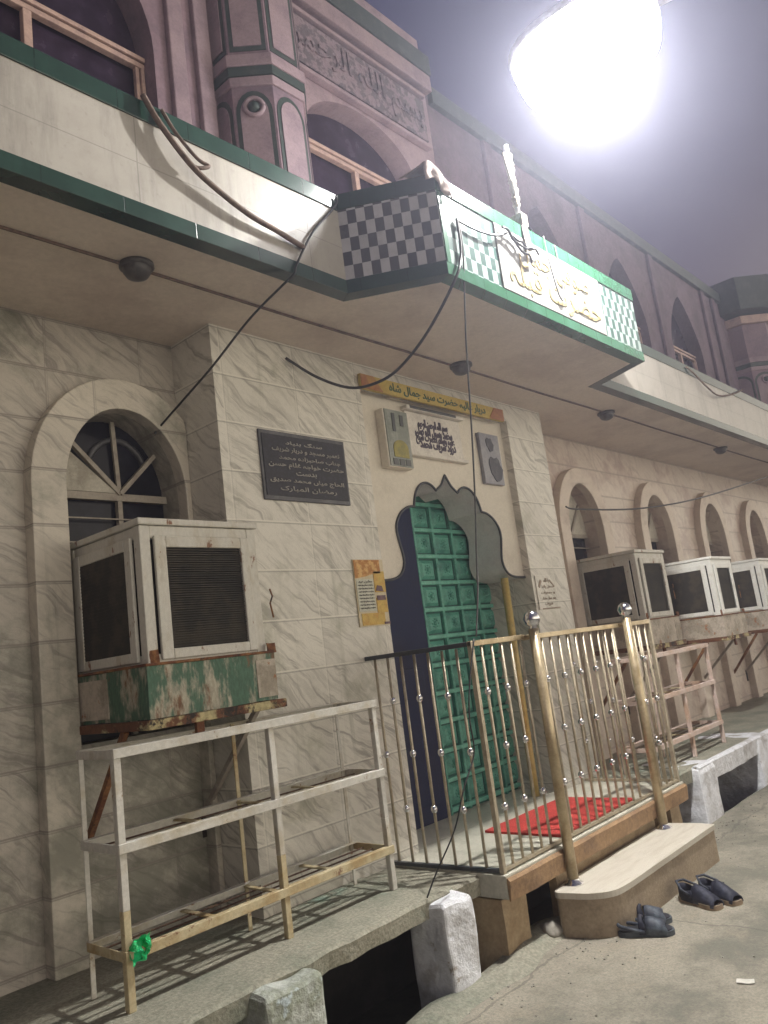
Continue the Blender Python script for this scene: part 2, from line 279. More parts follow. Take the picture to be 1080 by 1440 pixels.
# ------------------------------------------------------------------ mesh helpers
class MB:
    def __init__(s): s.bm = bmesh.new()
    def poly_prism(s, pts, axis, a, b):
        """closed outline pts (2-D) pushed from a to b along axis: 'y' -> pts are (x,z), 'z' -> (x,y), 'x' -> (y,z)"""
        return s.holed([pts], axis, a, b)
    def holed(s, loops, axis, a, b):
        def P(p, t):
            return {'y': (p[0], t, p[1]), 'z': (p[0], p[1], t), 'x': (t, p[0], p[1])}[axis]
        tris = tessellate_polygon([[Vector((p[0], p[1], 0)) for p in l] for l in loops])
        flat = [p for l in loops for p in l]
        va = [s.bm.verts.new(P(p, a)) for p in flat]; vb = [s.bm.verts.new(P(p, b)) for p in flat]
        for t in tris:
            for vs in (va, vb):
                try: s.bm.faces.new([vs[i] for i in t])
                except ValueError: pass
        k = 0
        for l in loops:
            n = len(l)
            for i in range(n):
                j = (i+1) % n
                s.bm.faces.new((va[k+i], va[k+j], vb[k+j], vb[k+i]))
            k += n
        return s
    def box(s, x0, x1, y0, y1, z0, z1):
        v = [s.bm.verts.new(p) for p in ((x0,y0,z0),(x1,y0,z0),(x1,y1,z0),(x0,y1,z0),(x0,y0,z1),(x1,y0,z1),(x1,y1,z1),(x0,y1,z1))]
        for f in ((0,3,2,1),(4,5,6,7),(0,1,5,4),(1,2,6,5),(2,3,7,6),(3,0,4,7)): s.bm.faces.new([v[i] for i in f])
        return s
    def bar(s, p, q, w, h=None):
        """square bar from p to q"""
        h = h or w; p = Vector(p); q = Vector(q); d = (q-p).normalized()
        u = d.cross(Vector((0,0,1)));  u = u.normalized() if u.length > 1e-4 else Vector((1,0,0))
        t = u.cross(d)
        v = [s.bm.verts.new(c + u*a*w/2 + t*b*h/2) for c in (p, q) for a, b in ((-1,-1),(1,-1),(1,1),(-1,1))]
        for f in ((3,2,1,0),(4,5,6,7),(0,1,5,4),(1,2,6,5),(2,3,7,6),(3,0,4,7)): s.bm.faces.new([v[i] for i in f])
        return s
    def tube(s, pts, r, n=8):
        pts = [Vector(p) for p in pts]; rings = []
        rr = r if isinstance(r, (list, tuple)) else [r]*len(pts)
        up = Vector((.13,.21,1)).normalized()
        for i, p in enumerate(pts):
            d = (pts[min(i+1, len(pts)-1)] - pts[max(i-1, 0)]).normalized()
            u = d.cross(up); u = u.normalized() if u.length > 1e-3 else Vector((1,0,0)); t = u.cross(d)
            rings.append([s.bm.verts.new(p + (u*math.cos(2*PI*k/n) + t*math.sin(2*PI*k/n))*rr[i]) for k in range(n)])
        for a, b in zip(rings, rings[1:]):
            for k in range(n):
                f = s.bm.faces.new((a[k], a[(k+1)%n], b[(k+1)%n], b[k])); f.smooth = True
        s.bm.faces.new(rings[0][::-1]); s.bm.faces.new(rings[-1])
        return s
    def lathe(s, prof, c=(0,0,0), n=20, sx=1, sy=1):
        rings = []
        for r, z in prof:
            if r < 1e-5: rings.append([s.bm.verts.new((c[0], c[1], c[2]+z))])
            else: rings.append([s.bm.verts.new((c[0]+r*sx*math.cos(2*PI*k/n), c[1]+r*sy*math.sin(2*PI*k/n), c[2]+z)) for k in range(n)])
        for a, b in zip(rings, rings[1:]):
            for k in range(n):
                l = (k+1) % n
                vs = ([a[0]] if len(a) == 1 else [a[k], a[l]]) + ([b[0]] if len(b) == 1 else [b[l], b[k]])
                f = s.bm.faces.new(vs); f.smooth = True
        return s
    def ball(s, c, r, sz=1, n=14, m=8):
        return s.lathe([(r*math.sin(PI*i/m), -r*sz*math.cos(PI*i/m)) for i in range(m+1)], c, n)
    def strip(s, pts, z0, z1, out, inn, lo=None, hi=None, full=None):
        """a wall of constant section along an XY polyline, mitred at the corners; outside is the side towards -y"""
        full = full or pts
        def off(i, d):
            p = Vector(full[i]); ds = []
            if i > 0: ds.append((p-Vector(full[i-1])).normalized())
            if i < len(full)-1: ds.append((Vector(full[i+1])-p).normalized())
            ns = [Vector((t.y, -t.x)) for t in ds]
            n = sum(ns, Vector((0,0))).normalized(); c = n.dot(ns[0])
            return p + n*(d/c)
        idx = [full.index(p) for p in pts]
        O = [off(i, out) for i in idx]; I = [off(i, -inn) for i in idx]
        rows = [[s.bm.verts.new((p.x, p.y, z)) for p in P] for P, z in ((O, z0), (O, z1), (I, z1), (I, z0))]
        for r in range(4):
            a, b = rows[r], rows[(r+1) % 4]
            for k in range(len(pts)-1): s.bm.faces.new((a[k], a[k+1], b[k+1], b[k]))
        s.bm.faces.new([r[0] for r in rows]); s.bm.faces.new([r[-1] for r in rows][::-1])
        return s
    def rough(s, cuts, amp, scale, seed=0, keep=None):
        bmesh.ops.subdivide_edges(s.bm, edges=s.bm.edges[:], cuts=cuts, use_grid_fill=True)
        for v in s.bm.verts:
            if keep and keep(v.co): continue
            v.co += noise.noise_vector(v.co*scale + Vector((seed, seed*.7, 0)))*amp
        return s
    def build(s, name, m, parent=None, at=None, bevel=0, smooth=False):
        bmesh.ops.recalc_face_normals(s.bm, faces=s.bm.faces[:])
        if smooth:
            for f in s.bm.faces: f.smooth = True
        me = bpy.data.meshes.new(name); s.bm.to_mesh(me); s.bm.free()
        me.materials.append(M[m] if isinstance(m, str) else m)
        o = bpy.data.objects.new(name, me); COL.objects.link(o)
        place(o, parent, at)
        if bevel:
            b = o.modifiers.new('edge', 'BEVEL'); b.width = bevel; b.segments = 2; b.limit_method = 'ANGLE'; b.angle_limit = math.radians(40)
        return o
def place(o, parent, at=None):
    """at=None: the mesh is written in scene coordinates; at=(x,y,z): offset inside the parent"""
    if parent:
        o.parent = parent
        if at is not None: o.location = at
        elif parent.type == 'EMPTY': o.location = -parent.location
    elif at is not None: o.location = at
def tag(o, label, cat, group=None, kind=None):
    if label: o['label'] = label
    if cat: o['category'] = cat
    if group: o['group'] = group
    if kind: o['kind'] = kind
    return o
def thing(name, label, cat, loc, rz=0, group=None):
    o = bpy.data.objects.new(name, None); COL.objects.link(o); o.location = loc; o.rotation_euler = (0,0,rz); o.empty_display_size = .1
    return tag(o, label, cat, group)
def struct(o): o['kind'] = 'structure'; return o
def copy_tree(o, parent=None):
    c = o.copy(); COL.objects.link(c)
    if parent: c.parent = parent
    for ch in list(o.children): copy_tree(ch, c)
    return c
def arc(cx, cz, rx, rz, a0, a1, n=16):
    return [(cx+rx*math.cos(a0+(a1-a0)*i/n), cz+rz*math.sin(a0+(a1-a0)*i/n)) for i in range(n+1)]
def arch_loop(x0, x1, zb, zs, zt, n=20, point=0):
    """outline of an arched opening, bottom left first"""
    cx = (x0+x1)/2; r = (x1-x0)/2
    top = []
    for i in range(n+1):
        t = i/n*PI; dx = -math.cos(t); h = math.sin(t)
        h = h*(1-point) + point*(1-abs(dx)**1.3)
        top.append((cx+r*dx, zs+(zt-zs)*h))
    return [(x0, zb)] + top + [(x1, zb)]
def catmull(pts, n=6):
    out = []
    P = [pts[0]] + list(pts) + [pts[-1]]
    for i in range(1, len(P)-2):
        for k in range(n):
            t = k/n
            q = [.5*((2*P[i][d]) + (-P[i-1][d]+P[i+1][d])*t + (2*P[i-1][d]-5*P[i][d]+4*P[i+1][d]-P[i+2][d])*t*t + (-P[i-1][d]+3*P[i][d]-3*P[i+1][d]+P[i+2][d])*t**3) for d in range(len(pts[0]))]
            out.append(tuple(q))
    out.append(tuple(pts[-1])); return out

# ---- lettering: Arabic-script shaping (joined forms, set right to left), then a mesh
F4 = dict(zip('بپتثجچحخسشصضطظعغفقکگلمنہی', (0xFE8F,0xFB56,0xFE95,0xFE99,0xFE9D,0xFB7A,0xFEA1,0xFEA5,0xFEB1,0xFEB5,0xFEB9,0xFEBD,0xFEC1,0xFEC5,0xFEC9,0xFECD,0xFED1,0xFED5,0xFB8E,0xFB92,0xFEDD,0xFEE1,0xFEE5,0xFBA6,0xFBFC)))
F2 = dict(zip('ادذرزوےۃ', (0xFE8D,0xFEA9,0xFEAB,0xFEAD,0xFEAF,0xFEED,0xFBAE,0xFE93)))
def shape(t):
    out = ''
    for i, ch in enumerate(t):
        before = i > 0 and t[i-1] in F4; after = i+1 < len(t) and (t[i+1] in F4 or t[i+1] in F2)
        if ch in F4: out += chr(F4[ch] + (3 if before and after else 2 if after else 1 if before else 0))
        elif ch in F2: out += chr(F2[ch] + (1 if before else 0))
        else: out += ch
    return out[::-1]
def lettering(lines, name, m, parent, y, depth=.004, bold=0):
    """lines: (text, x0, x1, z0, z1) boxes on a wall facing -y, joined into one mesh part"""
    bm = bmesh.new()
    for t, x0, x1, z0, z1 in lines:
        cu = bpy.data.curves.new('line', 'FONT'); cu.body = shape(t); cu.size = 1; cu.extrude = .01; cu.offset = bold; cu.resolution_u = 3
        ob = bpy.data.objects.new('line', cu); COL.objects.link(ob)
        me = bpy.data.meshes.new_from_object(ob.evaluated_get(bpy.context.evaluated_depsgraph_get()))
        bpy.data.objects.remove(ob); bpy.data.curves.remove(cu)
        if not me.vertices: continue
        xs = [v.co.x for v in me.vertices]; ys = [v.co.y for v in me.vertices]
        ax, bx, ay, by = min(xs), max(xs), min(ys), max(ys)
        for v in me.vertices:
            c = v.co.copy()
            v.co = (x0+(c.x-ax)/(bx-ax)*(x1-x0), y-(c.z+.01)/.02*depth, z0+(c.y-ay)/(by-ay)*(z1-z0))
        bm.from_mesh(me); bpy.data.meshes.remove(me)
    me = bpy.data.meshes.new(name); bm.to_mesh(me); bm.free(); me.materials.append(M[m])
    o = bpy.data.objects.new(name, me); COL.objects.link(o); place(o, parent); return o

# ------------------------------------------------------------------ the setting: street, drain, walkway
edge = [(x, 2.228+.02*noise.noise(Vector((x*3.1, 1.7, 0)))+(.05*math.exp(-((x-3.28)/.16)**2))) for x in [i*.06 for i in range(0, 140)]]
outline = [(-14,-13), (40,-13), (40, 2.2)] + edge[::-1] + [(-14, 2.2)]
b = MB()
tris = tessellate_polygon([[Vector((p[0], p[1], 0)) for p in outline]])
vs = [b.bm.verts.new((p[0], p[1], -1.36)) for p in outline]
for t in tris: b.bm.faces.new([vs[i] for i in t])
# the broken lip of the street drops into the drain
for i in range(len(edge)-1):
    p, q = edge[i], edge[i+1]
    a = [b.bm.verts.new(c) for c in ((p[0],p[1],-1.36),(q[0],q[1],-1.36),(q[0],q[1]+.02,-1.66),(p[0],p[1]+.02,-1.66))]; b.bm.faces.new(a)
struct(b.build('street', 'street'))
# mortar lip: a low uneven ridge along the edge of the street
b = MB()
prev = None
for i in range(14, 60):
    x = i*.06; y = edge[i][1]
    h = (.025 + .03*noise.noise(Vector((x*4, 3.3, 0))) + .03*math.exp(-((x-3.28)/.14)**2))
    w = .10 + .04*noise.noise(Vector((x*5, 9.1, 0)))
    ring = [b.bm.verts.new(c) for c in ((x, y-w-.06, -1.365), (x, y-w, -1.36+h*.55), (x, y-w*.45, -1.36+h), (x, y+.004, -1.36+h*.8), (x, y+.015, -1.5))]
    if prev:
        for k in range(4): b.bm.faces.new((prev[k], ring[k], ring[k+1], prev[k+1])).smooth = True
    prev = ring
struct(b.build('kerb', 'concrete'))
b = MB().box(-6, 30, 1.9, 3.2, -1.75, -1.62); b.box(-6, 30, 2.95, 3.05, -1.62, -1.08)
struct(b.build('drain_channel', 'gutter'))
struct(MB().box(-14, 40, 3.5, 9, -1.5, -1.37).build('ground', 'street'))
# walkway slab over the drain
def slab(x0, x1, y0, y1, z0, z1, jit, seed):
    b = MB(); n = max(2, int((x1-x0)/.05)); rows = []
    for i in range(n+1):
        x = x0+(x1-x0)*i/n; j = jit*noise.noise(Vector((x*5, seed, 0))); j2 = jit*.7*noise.noise(Vector((x*9, seed+4, 0)))
        rows.append([b.bm.verts.new(c) for c in ((x,y1,z1),(x,y0+.012+j,z1+j2*.25),(x,y0+j,z1-.012+j2*.3),(x,y0+.006+j2,z0+j2*.5),(x,y1,z0))])
    for a, c in zip(rows, rows[1:]):
        for k in range(5): b.bm.faces.new((a[k], c[k], c[(k+1)%5], a[(k+1)%5]))
    b.bm.faces.new(rows[0]); b.bm.faces.new(rows[-1][::-1]); return b
struct(slab(-3, 2.74, 2.295, 3.14, -1.075, -1.0, .018, 1.1).build('walkway', 'concrete'))
struct(slab(2.744, 2.96, 2.30, 2.85, -1.09, -1.008, .02, 5.1).build('walkway', 'concrete'))
struct(slab(4.96, 18, 2.27, 3.14, -1.09, -1.0, .012, 8.1).build('walkway', 'concrete'))
struct(slab(5.40, 18, 2.225, 2.268, -1.125, -.996, .01, 3.3).build('kerb', 'whitewash'))
# platform before the door
plat = MB().box(2.962, 4.955, 2.155, 2.86, -1.10, -1.0); plat.box(3.18, 4.66, 2.862, 3.2, -1.10, -1.0)
struct(plat.build('platform', 'marble_floor', bevel=.004))
b = slab(2.962, 4.955, 2.135, 2.152, -1.105, -1.012, .006, 6.6)
struct(b.build('platform', 'redstone'))
b = MB().box(3.42, 4.44, 2.20, 2.24, -1.36, -1.11); b.box(2.97, 3.16, 2.20, 2.7, -1.7, -1.11); b.box(4.44, 4.56, 2.20, 2.5, -1.36, -1.11); b.box(4.78, 4.93, 2.20, 2.5, -1.36, -1.11)
struct(b.rough(3, .012, 7, 2).build('platform', 'riser'))

# whitewashed piers under the walkway
def pier(x0, x1, y0, y1, zt, m, label, seed):
    b = MB().box(x0, x1, y0, y1, -1.66, zt).rough(7, .016, 10, seed)
    o = b.build('pier', m, smooth=False, bevel=0); s = o.modifiers.new('soften', 'SUBSURF'); s.levels = 1; s.render_levels = 1
    return tag(o, label, 'pier', 'whitewashed piers under the walkway')
pier(1.67, 1.92, 2.205, 2.42, -1.015, 'whitewash_old', 'mossy whitewashed pier under the shoe rack, nearest the camera', 1)
pier(2.60, 2.785, 2.21, 2.42, -1.02, 'whitewash', 'white lime-washed pier under the walkway corner left of the platform', 5)
pier(5.38, 5.68, 2.215, 2.75, -1.0, 'whitewash', 'white pier at the left side of the square drain opening', 9)
pier(6.60, 6.90, 2.215, 2.75, -1.0, 'whitewash', 'white pier at the right edge of the square drain opening', 13)

b = MB(); rg = random.Random(3)
for i in range(420):
    x = rg.uniform(2.3, 6.5); y = 2.2 - abs(rg.gauss(0, .16)) - (.03 if rg.random() < .75 else rg.uniform(0, 1.2)); r = rg.uniform(.002, .0065) * (1.8 if rg.random() < .05 else 1)
    b.ball((x, y, -1.36+r*.3), r, .6, 5, 3)
b.build('grit', 'rubble')['kind'] = 'stuff'
# ------------------------------------------------------------------ the building
BX = thing('shrine_building', 'two-storey marble shrine with scalloped green door, arched windows and green-banded canopy', 'building', (3.7, 3.2, -1.0))
win_left = arch_loop(1.551, 2.135, -.2, .86, 1.236)
wl = MB().holed([[(-3,-1.1),(2.2,-1.1),(2.2,1.66),(-3,1.66)], win_left], 'y', 3.138, 3.36)
wl.build('wall', 'wall_tile', BX)
RW = [5.80, 7.34, 8.88, 10.42, 11.96, 13.5]
wr = MB().holed([[(5.1,-1.1),(19,-1.1),(19,1.66),(5.1,1.66)]] + [arch_loop(x, x+.60, -.2, .80, 1.215) for x in RW], 'y', 3.138, 3.36)
o = wr.build('wall', 'far_tile', BX); o['label'] = 'wall right of the door bay, warm pink light in its tile colour'
# centre bay with the door niche
bay = MB().poly_prism([(2.165,-1.1),(3.172,-1.1),(3.172,1.50),(4.668,1.50),(4.668,-1.1),(5.15,-1.1),(5.15,1.66),(2.165,1.66)], 'y', 2.82, 3.30)
bay.build('wall', 'bay_tile', BX)
# scalloped arch panel
CX = 3.92
half = catmull([(0,1.055),(.022,1.025),(.055,.985),(.112,.948)], 4) + catmull([(.112,.948),(.145,.976),(.20,.990),(.262,.972),(.315,.918),(.345,.836)], 5)[1:] \
     + catmull([(.345,.836),(.41,.826),(.475,.79),(.520,.735),(.532,.68),(.520,.61),(.505,.55),(.503,.50),(.524,.452),(.568,.418),(.64,.402),(.754,.398)], 4)[1:]
full = [(CX-x, z) for x, z in half[::-1]] + [(CX+x, z) for x, z in half[1:]]
panel = MB().poly_prism([(3.166,1.52)] + full + [(4.674,1.52)], 'y', 2.875, 3.14)
ap = panel.build('arch_panel', 'arch_plaster', BX)
# the painted reveal skin just inside the scalloped edge
b = MB()
for k in range(len(full)-1):
    (x0,z0),(x1,z1) = full[k], full[k+1]
    n = Vector((-(z1-z0), x1-x0)).normalized()*-.0025
    v = [b.bm.verts.new(c) for c in ((x0+n.x,2.877,z0+n.y),(x1+n.x,2.877,z1+n.y),(x1+n.x,3.138,z1+n.y),(x0+n.x,3.138,z0+n.y))]; b.bm.faces.new(v)
bmesh.ops.remove_doubles(b.bm, verts=b.bm.verts[:], dist=.003)
b.build('arch_reveal', 'arch_grey', ap)
MB().tube([(x, 2.871, z) for x, z in full], .008, 6).build('arch_trim', 'trim_dark', ap)
# the door: navy leaf, green carved leaf
ld = MB().box(3.15, 3.892, 3.165, 3.20, -1.0, 1.3); ld = ld.build('door_leaf', 'navy', BX); ld['label'] = 'plain dark navy door leaf'
b = MB(); b.box(3.24,3.80,3.155,3.163,-.9,-.1); b.box(3.24,3.80,3.155,3.163,.0,1.1); b.build('door_panel', 'navy', ld, bevel=.006)
M['door_shade'] = worn('door_recess_shade', (.012,.085,.07), (.02,.12,.10), 9, rough=.6, bmp=.1)  # shade in the panel recesses, painted as a darker door green
gd = MB().box(3.896, 4.76, 3.185, 3.215, -1.0, 1.3).build('door_leaf', 'door_shade', BX); gd['label'] = 'green carved door leaf with square bossed panels'
b = MB()
for k in range(-6, 13):
    z = .071+.1735*k/1.0 if False else -1.0+.0295+.1735*(k+6)
    if z > 1.25: break
    b.box(3.90, 4.755, 3.160, 3.186, z-.013, z+.013)
b.build('door_rail', 'door_rail', gd, bevel=.004)
b = MB()
for k in range(5): b.box(3.897+.205*k-.012 if k else 3.897, 3.897+.205*k+.012 if k else 3.915, 3.164, 3.187, -1.0, 1.25)
b.build('door_stile', 'door_green', gd, bevel=.004)
for r in range(12):
    b = MB()
    for k in range(4):
        x = 3.897+.205*(k+.5); z = -1.0+.0295+.1735*(r+.5)
        y = 3.184
        o4 = [b.bm.verts.new((x+sx*.078, y, z+sz*.062)) for sx, sz in ((-1,-1),(1,-1),(1,1),(-1,1))]; i4 = [b.bm.verts.new((x+sx*.052, y-.016, z+sz*.040)) for sx, sz in ((-1,-1),(1,-1),(1,1),(-1,1))]
        for q in range(4): b.bm.faces.new((o4[q], o4[(q+1)%4], i4[(q+1)%4], i4[q]))
        b.bm.faces.new(i4)
        for q in range(8):
            a = q*PI/4; b.ball((x+.027*math.cos(a), y-.015, z+.027*math.sin(a)), .008, 1, 6, 4)
        b.ball((x, y-.016, z), .016, 1, 8, 5)
    b.build('door_panel', 'door_green', gd)
# niche trim above the door: the deep shadow-gap cornice
MB().box(3.45, 4.45, 2.845, 2.873, 1.485, 1.5).build('cornice', 'arch_plaster', BX)

# canopy, soffit and parapet
PL = [(-3,2.235),(2.516,2.235),(2.765,1.845),(4.84,1.845),(5.0,2.235),(19,2.235)]
MB().poly_prism([(-3,3.4)] + [(x, y+.02) for x, y in PL] + [(19,3.4)], 'z', 1.634, 1.70).build('soffit', 'plaster', BX)
def sec(i, j): return PL[i:j+1]
fl = MB().strip(sec(0,1), 1.636, 2.118, 0, .09, full=PL).build('fascia', 'fascia', BX)
MB().strip(sec(0,1), 1.632, 1.697, .005, .07, full=PL).build('green_band', 'band', fl, bevel=.002)
MB().strip(sec(0,1), 2.046, 2.13, .006, .10, full=PL).build('green_band', 'band', fl, bevel=.003)
fr = MB().strip(sec(4,5), 1.636, 2.118, 0, .09, full=PL).build('fascia', 'fascia', BX)
MB().strip(sec(4,5), 1.632, 1.697, .005, .07, full=PL).build('green_band', 'band', fr, bevel=.002)
MB().strip(sec(4,5), 2.046, 2.13, .006, .10, full=PL).build('green_band', 'band', fr, bevel=.003)
dl = Vector((2.765-2.516, 1.845-2.235, 0)); dl.normalize(); dr = Vector((5.0-4.84, 2.235-1.845, 0)); dr.normalize()
WHT = (.33,.40,.385); DKG = (.03,.07,.06); WSP = (.50,.49,.52); DSP = (.035,.035,.045)  # one balcony tile in two colourings, greyed for the shaded splay
M['chk_l'] = checker('checker_tile_splay', WSP, DSP, .042, .068, (2.516,2.235,1.70), tuple(dl))
M['chk_f'] = checker('checker_tile_front', WHT, DKG, .0435, .068, (2.80,1.845,1.70), (1,0,0))
M['chk_r'] = checker('checker_tile_right', WHT, DKG, .042, .068, (4.84,1.845,1.70), tuple(dr))
bl = MB().strip(sec(1,2), 1.636, 2.118, 0, .08, full=PL).build('balcony_panel', 'chk_l', BX); bl['label'] = 'shaded splayed checker panel of the balcony'
MB().strip(sec(1,2), 1.632, 1.697, .005, .07, full=PL).build('green_band', 'band', bl)
MB().strip(sec(1,2), 2.05, 2.13, .006, .09, full=PL).build('green_band', 'band', bl, bevel=.003)
bf = MB().strip(sec(2,3), 1.636, 2.118, 0, .08, full=PL).build('balcony_panel', 'chk_f', BX); bf['label'] = 'front checker panel of the balcony carrying the white sign'
MB().strip(sec(2,3), 1.632, 1.690, .005, .07, full=PL).build('green_band', 'band_lit', bf)
MB().strip(sec(2,3), 2.048, 2.128, .006, .09, full=PL).build('green_band', 'band_lit', bf, bevel=.003)
MB().box(2.771, 2.80, 1.8395, 1.85, 1.692, 2.046).build('green_band', 'band_lit', bf)
br_ = MB().strip(sec(3,4), 1.636, 2.118, 0, .08, full=PL).build('balcony_panel', 'chk_r', BX)
MB().strip(sec(3,4), 1.632, 1.697, .005, .07, full=PL).build('green_band', 'band', br_)
MB().strip(sec(3,4), 2.05, 2.13, .006, .09, full=PL).build('green_band', 'band', br_, bevel=.003)
sg = MB().box(3.225, 4.335, 1.837, 1.848, 1.691, 2.047).build('sign_panel', 'sign_tile', BX, bevel=.002)
lettering([('صوفی جمال', 3.42, 4.18, 1.865, 2.035), ('حضرت قبلہ', 3.30, 4.28, 1.705, 1.885)], 'lettering', 'gold', sg, 1.8365, .003, .006)
MB().tube([(x, 2.548+.004*math.sin(x*3), 1.629) for x in [i*.25-3 for i in range(84)]], .007, 6).build('conduit', 'rope', BX)

# windows of the lower storey
def low_window(x0, x1, zs, zt, pattern):
    g = MB().box(x0-.02, x1+.02, 3.27, 3.28, -.22, zt+.03).build('arched_window', 'glass', BX)
    cx = (x0+x1)/2; b = MB()
    b.box(x0-.01, x1+.01, 3.235, 3.262, zs-.022, zs+.012); b.box(cx-.011, cx+.011, 3.238, 3.264, -.2, zs-.022)
    b.bar((cx+.005, 3.25, zs+.01), (cx-.01, 3.25, zt), .014, .02)
    b.bar((cx, 3.236, zs+.01), (x1-.09, 3.236, zs+.27), .030, .02); b.bar((cx, 3.236, zs+.01), (x0+.07, 3.236, zs+.28), .022, .02)
    for z in (zs-.11, zs-.22, zs-.33): b.box(x0, x1, 3.23, 3.236, z-.003, z+.003)
    b.build('frame', 'win_frame', g)
    if pattern == 1: MB().poly_prism([(x0-.02,zs+.014),(cx-.015,zs+.014),(x0-.02,zs+.30)], 'y', 3.236, 3.25).build('board', 'win_board', g)
    if pattern == 2: MB().poly_prism([(x0,zs+.01),(x1,zs+.01)] + arc(cx, zs+.01, (x1-x0)/2, zt-zs-.01, 0, PI, 14)[1:-1], 'y', 3.24, 3.262).build('board', 'win_board', g)
    if pattern == 3: MB().poly_prism([(cx-.02,zs+.01),(x1,zs+.01)] + arc(cx, zs+.01, (x1-x0)/2, zt-zs-.01, 0, PI*.55, 9)[1:], 'y', 3.24, 3.262).build('board', 'win_board', g)
    return g
def surround(x0, x1, zs, zt, m, clip=None):
    outer = arch_loop(x0-.150, x1+.150, -1.0, zs, zt+.140, 24); inner = arch_loop(x0, x1, -1.0, zs, zt, 24)
    if clip: outer = [(min(x, clip), z) for x, z in outer]
    loop = outer + inner[::-1]
    MB().poly_prism(loop, 'y', 3.066, 3.14).build('window_surround', m, BX, bevel=.006)
g0 = low_window(1.551, 2.225, .872, 1.236, 1)
# the inner tracery glimpsed behind the fan light
MB().tube([(1.90+.15*math.cos(a), 3.268, .98+.17*math.sin(a)) for a in [PI*.1+i*PI*.8/12 for i in range(13)]], .016, 6).build('tracery', 'plaque_rim', g0)
surround(1.551, 2.135, .86, 1.236, 'surround', 2.163)
for i, x in enumerate(RW):
    low_window(x, x+.60, .80, 1.215, (3,2,3,2,2,2)[i]); surround(x, x+.60, .80, 1.215, 'surround_far')

# upper storey
holes = [arch_loop(.93, 2.215, 1.72, 3.35, 4.02, 24)] + [arch_loop(x-.5, x+.5, 1.72, 3.25, 3.95, 24, .6) for x in (6.35, 8.05, 9.75, 14.0)]
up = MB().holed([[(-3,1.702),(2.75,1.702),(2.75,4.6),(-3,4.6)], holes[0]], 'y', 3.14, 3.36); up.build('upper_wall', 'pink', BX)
up = MB().holed([[(4.765,1.702),(19,1.702),(19,4.42),(4.765,4.42)]] + holes[1:], 'y', 3.14, 3.36); o = up.build('upper_wall', 'pink_dimmed', BX); o['label'] = 'upper wall behind the lamp, right of the balcony, gloom and haze in its colour'
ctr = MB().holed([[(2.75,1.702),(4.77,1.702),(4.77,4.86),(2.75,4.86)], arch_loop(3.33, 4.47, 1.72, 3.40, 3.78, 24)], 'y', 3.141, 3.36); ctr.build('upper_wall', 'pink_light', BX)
MB().box(3.16, 4.66, 3.10, 3.14, 3.86, 4.22).build('inscription_panel', 'carved', BX)
lettering([('بسم اللہ الرحمن', 3.2, 4.62, 3.9, 4.18)], 'lettering', 'carved', bpy.data.objects['inscription_panel'], 3.099, .012, .01)
b = MB().box(3.14, 4.68, 3.085, 3.139, 3.80, 3.83); b.box(3.14, 4.68, 3.085, 3.139, 4.25, 4.28); b.box(3.0, 4.77, 3.07, 3.139, 4.34, 4.48); b.build('cornice', 'pink_light', BX, bevel=.006)
for q in ((2.98, 4.78, 3.06, 3.139, 4.49, 4.66), (-3, 2.75, 3.09, 3.139, 4.45, 4.6), (4.79, 19, 3.09, 3.139, 4.27, 4.42)): MB().box(*q).build('cornice', 'green_dark', BX, bevel=.006)
def upper_window(x0, x1, zt_, zs, fm='orange_lit'):
    g = MB().box(x0-.02, x1+.02, 3.30, 3.31, 1.71, zt_+.02).build('arched_window', 'upper_glass', BX)
    cx = (x0+x1)/2; b = MB()
    b.box(x0, x1, 3.235, 3.275, zs-.035, zs-.004); b.box(x0, x1, 3.225, 3.262, zs+.004, zs+.03)
    for x in (x0+.005, x1-.055): b.box(x, x+.022, 3.24, 3.27, 1.72, zs-.036); b.box(x+.028, x+.05, 3.23, 3.27, 1.72, zs-.036)
    b.box(cx-.022, cx+.022, 3.235, 3.275, 1.72, zs-.036)
    b.build('frame', fm, g, bevel=.004); return g
upper_window(.93, 2.215, 4.02, 3.33)
upper_window(3.33, 4.47, 3.78, 3.40)
for x in (6.35, 8.05, 9.75, 14.0): upper_window(x-.5, x+.5, 3.95, 3.25)
# flat pilasters
for x in (2.30, 2.48): MB().box(x, x+.10, 3.10, 3.139, 1.71, 4.44).build('pilaster', 'pink_light', BX, bevel=.008)
for x in (5.5, 7.2, 8.9, 10.6, 11.0): MB().box(x, x+.12, 3.10, 3.139, 1.71, 4.26).build('pilaster', 'pink_dimmed', BX, bevel=.008)
